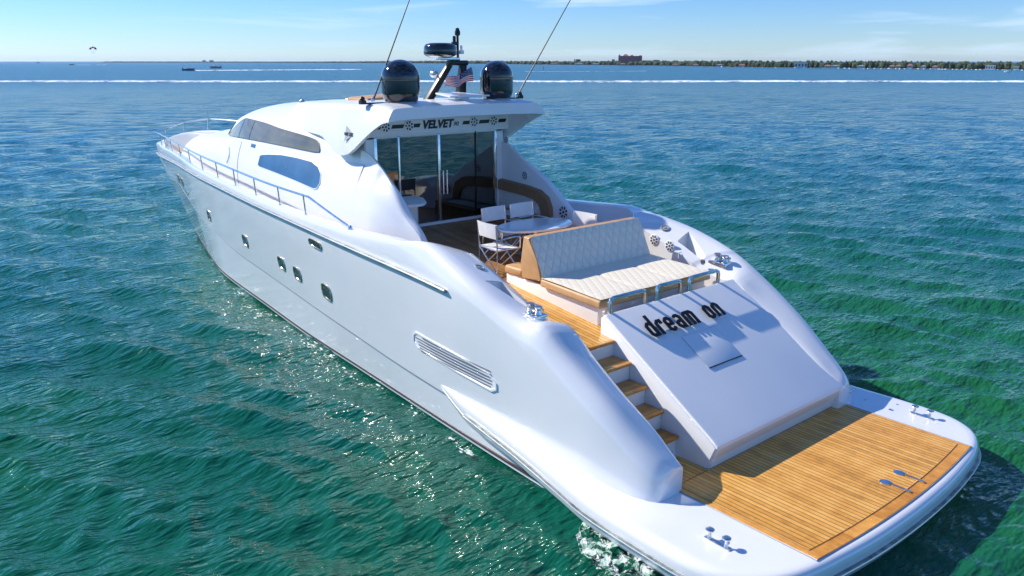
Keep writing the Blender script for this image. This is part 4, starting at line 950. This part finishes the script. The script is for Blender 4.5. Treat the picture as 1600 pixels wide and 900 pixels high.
# buildings
hotw=mat('hotel_wall',(.30,.13,.13),.8); hotr=mat('hotel_roof',(.42,.10,.07),.7); winm=mat('far_window',(.05,.08,.12),.3); bluew=mat('far_blue_wall',(.15,.27,.38),.6)
whw=mat('house_white',(.66,.64,.60),.8); yel=mat('house_cream',(.60,.50,.34),.8); rtile=mat('house_tile',(.42,.17,.10),.8); gtile=mat('house_grey_roof',(.25,.27,.29),.8)
def facing(u): return -YAW-math.atan((u-800)/1293.6)
def building(name,u0,u1,D,h,wall,roofm,label,cat,floors=0,bays=0,hip=True,depth=None,group=None):
    x0,y0=far(u0,D); x1,y1__=far(u1,D); wdt=math.hypot(x1-x0,y1__-y0); um=(u0+u1)/2; x,y=far(um,D); dp=depth or wdt*.5
    t=empty(name,(x,y,0),facing(um)+math.pi/2); tag(t,label,cat,group)      # local -y faces the water
    t.rotation_euler.z=facing(um)-math.pi/2
    m=MB(); m.box((-wdt/2,0,-.3),(wdt/2,dp,h)); m.build('wall',wall,t,0)
    if hip:
        e=wdt*.04; rh=min(wdt*.22,h*.4); m=MB(); v=[(-wdt/2-e,-e,h),(wdt/2+e,-e,h),(wdt/2+e,dp+e,h),(-wdt/2-e,dp+e,h),(-wdt*.22,dp/2,h+rh),(wdt*.22,dp/2,h+rh)]
        m.poly(v,[(0,1,5,4),(1,2,5),(2,3,4,5),(3,0,4),(3,2,1,0)]); m.build('roof',roofm,t,0)
    else:
        m=MB(); m.box((-wdt/2-.1,-.1,h),(wdt/2+.1,dp+.1,h+.25)); m.build('roof',roofm,t,0)
    if floors:
        for f in range(floors):
            for bb in range(bays):
                cx_=-wdt/2+wdt*(bb+.5)/bays; fh=(h-.3)/floors; ww=wdt/bays*.55
                m=MB(); m.box((cx_-ww/2,-.06,.3+fh*f+fh*.2),(cx_+ww/2,.0,.3+fh*f+fh*.75)); m.build('window',winm,t,0)
    return t
HD=1260
hotel=building('waterfront_hotel',966,1003,HD,13.2,hotw,hotr,'big red roofed tower hotel, tallest building on the far shore','hotel',6,12,False,16)
for k,(a,b,c) in enumerate(((966,970,14.6),(973,982,15.0),(984,990,14.2),(997,1003,13.6))):
    x0=(a-984.5)*HD/1290; x1=(b-984.5)*HD/1290; m=MB(); v=[(x0,0,13.5),(x1,0,13.5),(x1,9,13.5),(x0,9,13.5),(x0*.7+x1*.3,3,c+1),(x0*.3+x1*.7,3,c+1)]; m.poly(v,[(0,1,5,4),(1,2,5),(2,3,4,5),(3,0,4)]); m.build('turret_roof',hotr,hotel,0)
building('office_tower',956,960.5,1350,8.4,bluew,gtile,'narrow blue tower standing left of the red hotel','tower',5,2,False,5)
building('apartment_block',1003.5,1014,1300,6.8,bluew,gtile,'low blue block joined to the right side of the red hotel','building',4,5,False,8)
building('apartment_block',1020,1030,1380,7.6,bluew,gtile,'separate pale blue block right of the red hotel','building',4,5,False,8)
building('apartment_block',938,950,1500,6.0,whw,gtile,'pale low block left of the narrow blue tower','building',3,5,False,8)
building('apartment_block',908,915,1600,5.8,bluew,gtile,'small blue roofed block at the left part of the far shore','building',2,3,False,8)
building('apartment_block',316,322,4300,9,bluew,gtile,'small hazy tower above the left horizon, left of the pair','building',0,0,True,20,group='hazy towers on the left horizon')
building('apartment_block',327,334,4300,9,bluew,gtile,'small hazy tower above the left horizon, right of the pair','building',0,0,True,20,group='hazy towers on the left horizon')
hs=[(1242,1262,4.6,whw,whw,'white house stacked in tiers among the shore trees'),(1288,1300,2.0,yel,rtile,'cream house with tiled roof just right of the tiered white house'),(1300,1312,1.9,whw,gtile,'long low white house with grey roof on the right shore'),(1390,1399,2.0,yel,rtile,'small cream house left of the gabled waterside house'),(1400,1409,2.1,yel,rtile,'ochre roofed house between small cream house and gabled house'),(1418,1427,2.6,whw,rtile,'gabled pale waterside house centred in the moored fleet'),(1440,1448,2.0,whw,gtile,'white house with grey roof behind the moored boats'),(1458,1466,1.9,whw,rtile,'white house with red roof under the dense dark tree'),(1541,1557,2.8,whw,whw,'long flat roofed white house near the right end of the shore'),(1585,1594,2.2,whw,whw,'white house at the right edge of the shore'),(1050,1060,1.9,yel,rtile,'cream tiled house in the trees right of the hotel'),(1083,1092,2.0,whw,rtile,'white house with red roof left of the wide tree'),(1120,1130,2.0,whw,gtile,'white house near the round tall tree'),(1155,1165,2.1,whw,rtile,'pale house with red tiles left of the tiered house'),(968,978,2.2,yel,rtile,'cream boathouse at the foot of the red hotel'),(898,912,2.2,whw,gtile,'white waterside house left of the blue tower'),(860,872,2.2,yel,rtile,'reddish house near the starboard antenna on the shore'),(925,936,2.0,whw,gtile,'grey roofed waterside house between the two blue towers'),(1340,1352,1.9,whw,gtile,'white bungalow with grey roof behind the sailboats')]
for u0,u1,h,wl,rf,lab in hs: building('shore_house',u0,u1,coast((u0+u1)/2)*1.006,h,wl,rf,lab,'house',1,4,rf is not wl)
# ------------------------------------------------ boats
bw=mat('boat_white',(.8,.8,.8),.3); bd=mat('boat_dark',(.03,.04,.05),.4); mastm=mat('boat_mast',(.55,.55,.56),.4); bbl=mat('boat_blue',(.03,.08,.18),.3)
def boat_hull(L_,B,H,mt,par,name='hull'):
    m=MB(); rows=[]
    for t in np.linspace(0,1,9):
        wy=B/2*(1-max(0,(t-.45)/.55)**2.2); s=H*(.85+.35*t*t); x=-L_/2+L_*t
        rows.append([(x,-wy,s),(x,-wy*.8,.0),(x,0,-.25*H),(x,wy*.8,0),(x,wy,s)])
    V=m.grid(rows); m.bm.faces.new(V[0]); 
    for i in range(8): m.bm.faces.new((V[i][0],V[i][4],V[i+1][4],V[i+1][0]))
    return m.build(name,mt,par,0,weld=.001)
def sailboat(x,y,L_,rz,label,group,hm=None):
    t=empty('sailboat',(x,y,0),rz); tag(t,label,'sailboat',group); boat_hull(L_,L_*.3,L_*.13,hm or bw,t)
    m=MB(); m.box((-L_*.2,-L_*.08,L_*.12),(L_*.15,L_*.08,L_*.19),L_*.02); m.build('cabin',bw,t,0)
    m=MB(); m.tube([(L_*.08,0,L_*.12),(L_*.08,0,L_*1.15)],L_*.012,6); m.build('mast',mastm,t); m=MB(); m.tube([(L_*.08,0,L_*.28),(-L_*.33,0,L_*.27)],L_*.018,6); m.build('boom',bbl,t); return t
def motorboat(x,y,L_,rz,label,group,hm=None):
    t=empty('motorboat',(x,y,0),rz); tag(t,label,'motorboat',group); boat_hull(L_,L_*.32,L_*.16,hm or bw,t)
    m=MB(); m.box((-L_*.12,-L_*.11,L_*.14),(L_*.18,L_*.11,L_*.24),L_*.02); m.box((-L_*.14,-L_*.10,L_*.33),(L_*.16,L_*.10,L_*.35),L_*.005)
    for s in (-1,1):
        for xx in (-.12,.12): m.tube([(L_*xx,s*L_*.09,L_*.2),(L_*xx,s*L_*.09,L_*.34)],L_*.006,5)
    m.build('cabin',bw,t,0)
    m=MB(); m.box((-L_*.50,-L_*.05,L_*.10),(-L_*.46,L_*.05,L_*.24),L_*.01); m.build('outboard_motor',bd,t,0); return t
fleet=[]
proto_s=None; proto_m=None
def clone(root,x,y,rz,s):
    c=root.copy(); col.objects.link(c); c.location=(x,y,0); c.rotation_euler=(0,0,rz); c.scale=(s,s,s)
    for chd in list(root.children): d=chd.copy(); col.objects.link(d); d.parent=c
    return c
us=[1110,1128,1140,1150,1162,1176,1192,1213,1243,1258,1268,1286,1290,1311,1321,1328,1349,1357,1361,1368,1373,1379,1383,1390,1401,1407,1415,1424,1431,1436,1445,1456,1463,1469,1474,1479,1484,1490,1497,1505,1513,1520,1527,1533,1540,1552,1561,1569,1573,1588,1599]
for i,u in enumerate(us):
    D=coast(u)*random.uniform(.955,.99); x,y=far(u,D); rz=random.uniform(0,6.28); sail=random.random()<.5
    px=D/1293; Ls=px*random.uniform(3.2,4.6)
    if sail:
        if not proto_s: proto_s=sailboat(x,y,1,rz,'small white sailboat with bare mast moored off the wooded right-hand shore','sailboats moored off the far shore'); c=proto_s; c.scale=(Ls,)*3
        else: clone(proto_s,x,y,rz,Ls)
    else:
        if not proto_m: proto_m=motorboat(x,y,1,rz,'small white motorboat moored off the wooded right-hand shore','motorboats moored off the far shore'); c=proto_m; c.scale=(Ls,)*3
        else: clone(proto_m,x,y,rz,Ls)
x,y=far(1577,520); motorboat(x,y,3.6,R(30),'white motorboat anchored nearest the viewer at the right end of the shore',None)
x,y=far(1352,600); sailboat(x,y,4.2,R(70),'sailboat with the tallest mast, moored apart from the fleet on the right',None)
x,y=far(59,3300); sailboat(x,y,15,R(-60),'lone sailboat far away at the left edge of the horizon',None,bd)
x,y=far(111,1500); motorboat(x,y,7.5,R(40),'dark speedboat near the left horizon pulling a faint wake',None,bd)
x,y=far(293.5,560); motorboat(x,y,7.6,R(50+180),'dark hulled motorboat with white cabin running left ahead of its wake',None,bbl)
x,y=far(336,740); motorboat(x,y,9.6,R(50),'grey cabin cruiser heading right, just beyond the motorboat with the wake',None,mat('boat_grey',(.25,.22,.22),.4))
# channel marker
x,y=far(849,560); t=empty('channel_marker',(x,y,0)); tag(t,'green channel marker post standing in the water behind the starboard dome','marker')
m=MB(); m.tube([(0,0,-1),(0,0,2.2)],.15,8); m.build('post',bd,t); m=MB(); m.box((-.3,-.1,2.0),(.3,.1,2.7),.03); m.build('sign',mat('marker_green',(.02,.3,.12),.5),t)
# parasail
x,y=far(148,1500); Pz=5.6+15*1500/1293
ps=empty('parasail',(x,y,Pz)); tag(ps,'red white and blue parasail canopy hanging high over the left horizon','parasail'); ps.rotation_euler=(0,0,facing(148)-math.pi/2)
cols=[fb,redm,fw_,redm,fw_,redm,fb]
for k in range(7):
    m=MB(); rows=[]
    for a in np.linspace(math.pi*k/7,math.pi*(k+1)/7,5):
        rows.append([(5.6*math.cos(a)*math.cos(e),3.2*math.sin(e),4.6*math.sin(a)*math.cos(e)+1.0) for e in np.linspace(-1.1,1.1,7)])
    m.grid(rows); m.build('canopy_panel',cols[k] if k not in (2,4) else fw_,ps,0)
m=MB()
for a in (.2,.8,1.57,2.34,2.94): m.tube([(5.5*math.cos(a),0,4.5*math.sin(a)+1.0),(0,0,-5.5)],.05,4)
m.build('lines',mastm,ps)
x2,y2_=far(148,1499)
# person under the canopy: a small skinned figure
def person(loc,label):
    me=bpy.data.meshes.new('person'); V=[(0,0,.95),(0,0,1.2),(0,0,1.45),(0,0,1.58),(0,0,1.72),(.2,0,1.42),(.35,0,1.65),(.4,0,1.95),(-.2,0,1.42),(-.35,0,1.65),(-.4,0,1.95),(.1,-.1,.9),(.12,-.45,.85),(.12,-.5,.4),(-.1,-.1,.9),(-.12,-.45,.85),(-.12,-.5,.4)]
    E=[(0,1),(1,2),(2,3),(3,4),(2,5),(5,6),(6,7),(2,8),(8,9),(9,10),(0,11),(11,12),(12,13),(0,14),(14,15),(15,16)]
    me.from_pydata(V,E,[]); o=ob('person',me); o.location=loc
    md=o.modifiers.new('skin','SKIN'); rad=[.15,.15,.16,.06,.11,.07,.05,.04,.07,.05,.04,.09,.07,.05,.09,.07,.05]
    for i,r in enumerate(rad): me.skin_vertices[0].data[i].radius=(r,r)
    me.skin_vertices[0].data[0].use_root=True
    o.modifiers.new('sub','SUBSURF').levels=1; o.modifiers['sub'].render_levels=1; me.materials.append(bd); tag(o,label,'person'); return o
pp=person((x,y,Pz-6.6),'tiny person hanging under the red white and blue parasail')
# wakes: raised foam ridges
def lacy(m_,scale,lo,hi):
    n=m_.node_tree.nodes; l=m_.node_tree.links; b=n['Principled BSDF']; g=n.new('ShaderNodeNewGeometry'); x=n.new('ShaderNodeTexNoise'); x.inputs['Scale'].default_value=scale; x.inputs['Detail'].default_value=8; x.inputs['Roughness'].default_value=.7; x.inputs['Distortion'].default_value=.8
    l.new(g.outputs['Position'],x.inputs[0]); q=n.new('ShaderNodeMapRange'); q.inputs[1].default_value=lo; q.inputs[2].default_value=hi; l.new(x.outputs[0],q.inputs[0]); l.new(q.outputs[0],b.inputs['Alpha'])
foam=mat('wake_foam',(.82,.85,.88),.8); noisy(foam,.8,(.45,.62,.70),(.88,.9,.92),6,.35,.6,stretch=(.5,.5,1),bump=.5,bscale=2,dist=.2)
lacy(foam,.09,.36,.50)
def wake(pts,wd,hgt,label):
    m=MB(); rows=[]
    if len(pts)>500: pts=[(p[0]+1.6*math.sin(i*.09)+2.2*math.sin(i*.021+1),p[1]+1.2*math.sin(i*.13+2)) for i,p in enumerate(pts)]
    for k,p in enumerate(pts):
        a=Vector(pts[max(k-1,0)]); b=Vector(pts[min(k+1,len(pts)-1)]); d=(b-a).normalized(); nv=Vector((-d.y,d.x)); f=wd*(.55+.6*random.random())
        h2=hgt*(.5+random.random()); q=Vector(p); rows.append([(q.x-nv.x*f,q.y-nv.y*f,-.25),(q.x-nv.x*f*.5,q.y-nv.y*f*.5,h2*.8),(q.x,q.y,h2),(q.x+nv.x*f*.5,q.y+nv.y*f*.5,h2*.6),(q.x+nv.x*f,q.y+nv.y*f,-.25)])
    m.grid(rows); o=m.build('wake',foam,None,60); tag(o,label,kind='structure'); return o
def seg(u0,D0,u1,D1,n):
    a=Vector(far(u0,D0)); b=Vector(far(u1,D1)); return [tuple(a+(b-a)*i/n) for i in range(n+1)]
wake(seg(-500,339,2300,366,1500),10,.20,'long white wake across the bay')
wake(seg(302,556,560,600,260),9,.25,'white wake trailing behind the motorboat')
wake(seg(118,1490,165,1500,40),1.8,.25,'faint wake behind the speedboat')
wake(seg(820,470,1010,500,60),.7,.06,'faint streak of foam'); 
# foam splash under the platform and bubbles along the waterline
spl=mat('splash_foam',(.8,.86,.84),.6); noisy(spl,9,(.30,.48,.38),(.9,.93,.92),7,.42,.62,bump=.8,bscale=14,dist=.05)
lacy(spl,7,.47,.56)
m=MB(); rows=[]
for i in range(40):
    u=i/39; x=2.75-2.0*u; row=[]
    for j in range(20):
        v=j/19; y=2.60+(.12+.62*math.sin(math.pi*min(u*1.1,1)**.8)+.05*random.random())*v
        z=.16*(1-v)**2*math.sin(math.pi*u)*random.uniform(.3,1.7)+.03*random.random()
        row.append((x+random.uniform(-.02,.02),y,z+.05))
    rows.append(row)
m.grid(rows); tag(m.build('water_splash',spl,None,60),'white splash churning beside the swim platform',kind='stuff')
fl2=mat('fleck_foam',(.78,.82,.78),.6); lacy(fl2,26,.40,.52)
m=MB()
for k in range(30):
    cx=random.uniform(4.5,17); cy=y1(cx)+abs(random.gauss(0,.18))+.12
    for q in range(random.randint(1,4)):
        x=cx+random.gauss(0,.10); y=cy+random.gauss(0,.04); r=random.uniform(.006,.022); el=random.uniform(1.5,4.5)
        pts=[(x+r*el*random.uniform(.75,1.25)*math.cos(a),y+r*random.uniform(.7,1.3)*math.sin(a),.03) for a in np.linspace(0,6.28,12)[:-1]]
        m.prism(pts,(0,0,.010))
tag(m.build('foam_bubbles',fl2,None,0),'flecks of foam drifting along the waterline',kind='stuff')
# ------------------------------------------------ sea air between the viewer and the far shore
hz=bpy.data.materials.new('sea_haze'); hz.use_nodes=True; hn=hz.node_tree.nodes; hn.clear(); ho=hn.new('ShaderNodeOutputMaterial'); pv=hn.new('ShaderNodeVolumePrincipled')
pv.inputs['Color'].default_value=(.62,.78,1,1); pv.inputs['Density'].default_value=.00005; pv.inputs['Anisotropy'].default_value=.2; hz.node_tree.links.new(pv.outputs[0],ho.inputs['Volume'])
m=MB(); m.box((-9000,-9000,-2.5),(9000,9000,36)); tag(m.build('haze',hz,None,0),'thin pale sea haze over the whole bay',kind='stuff')
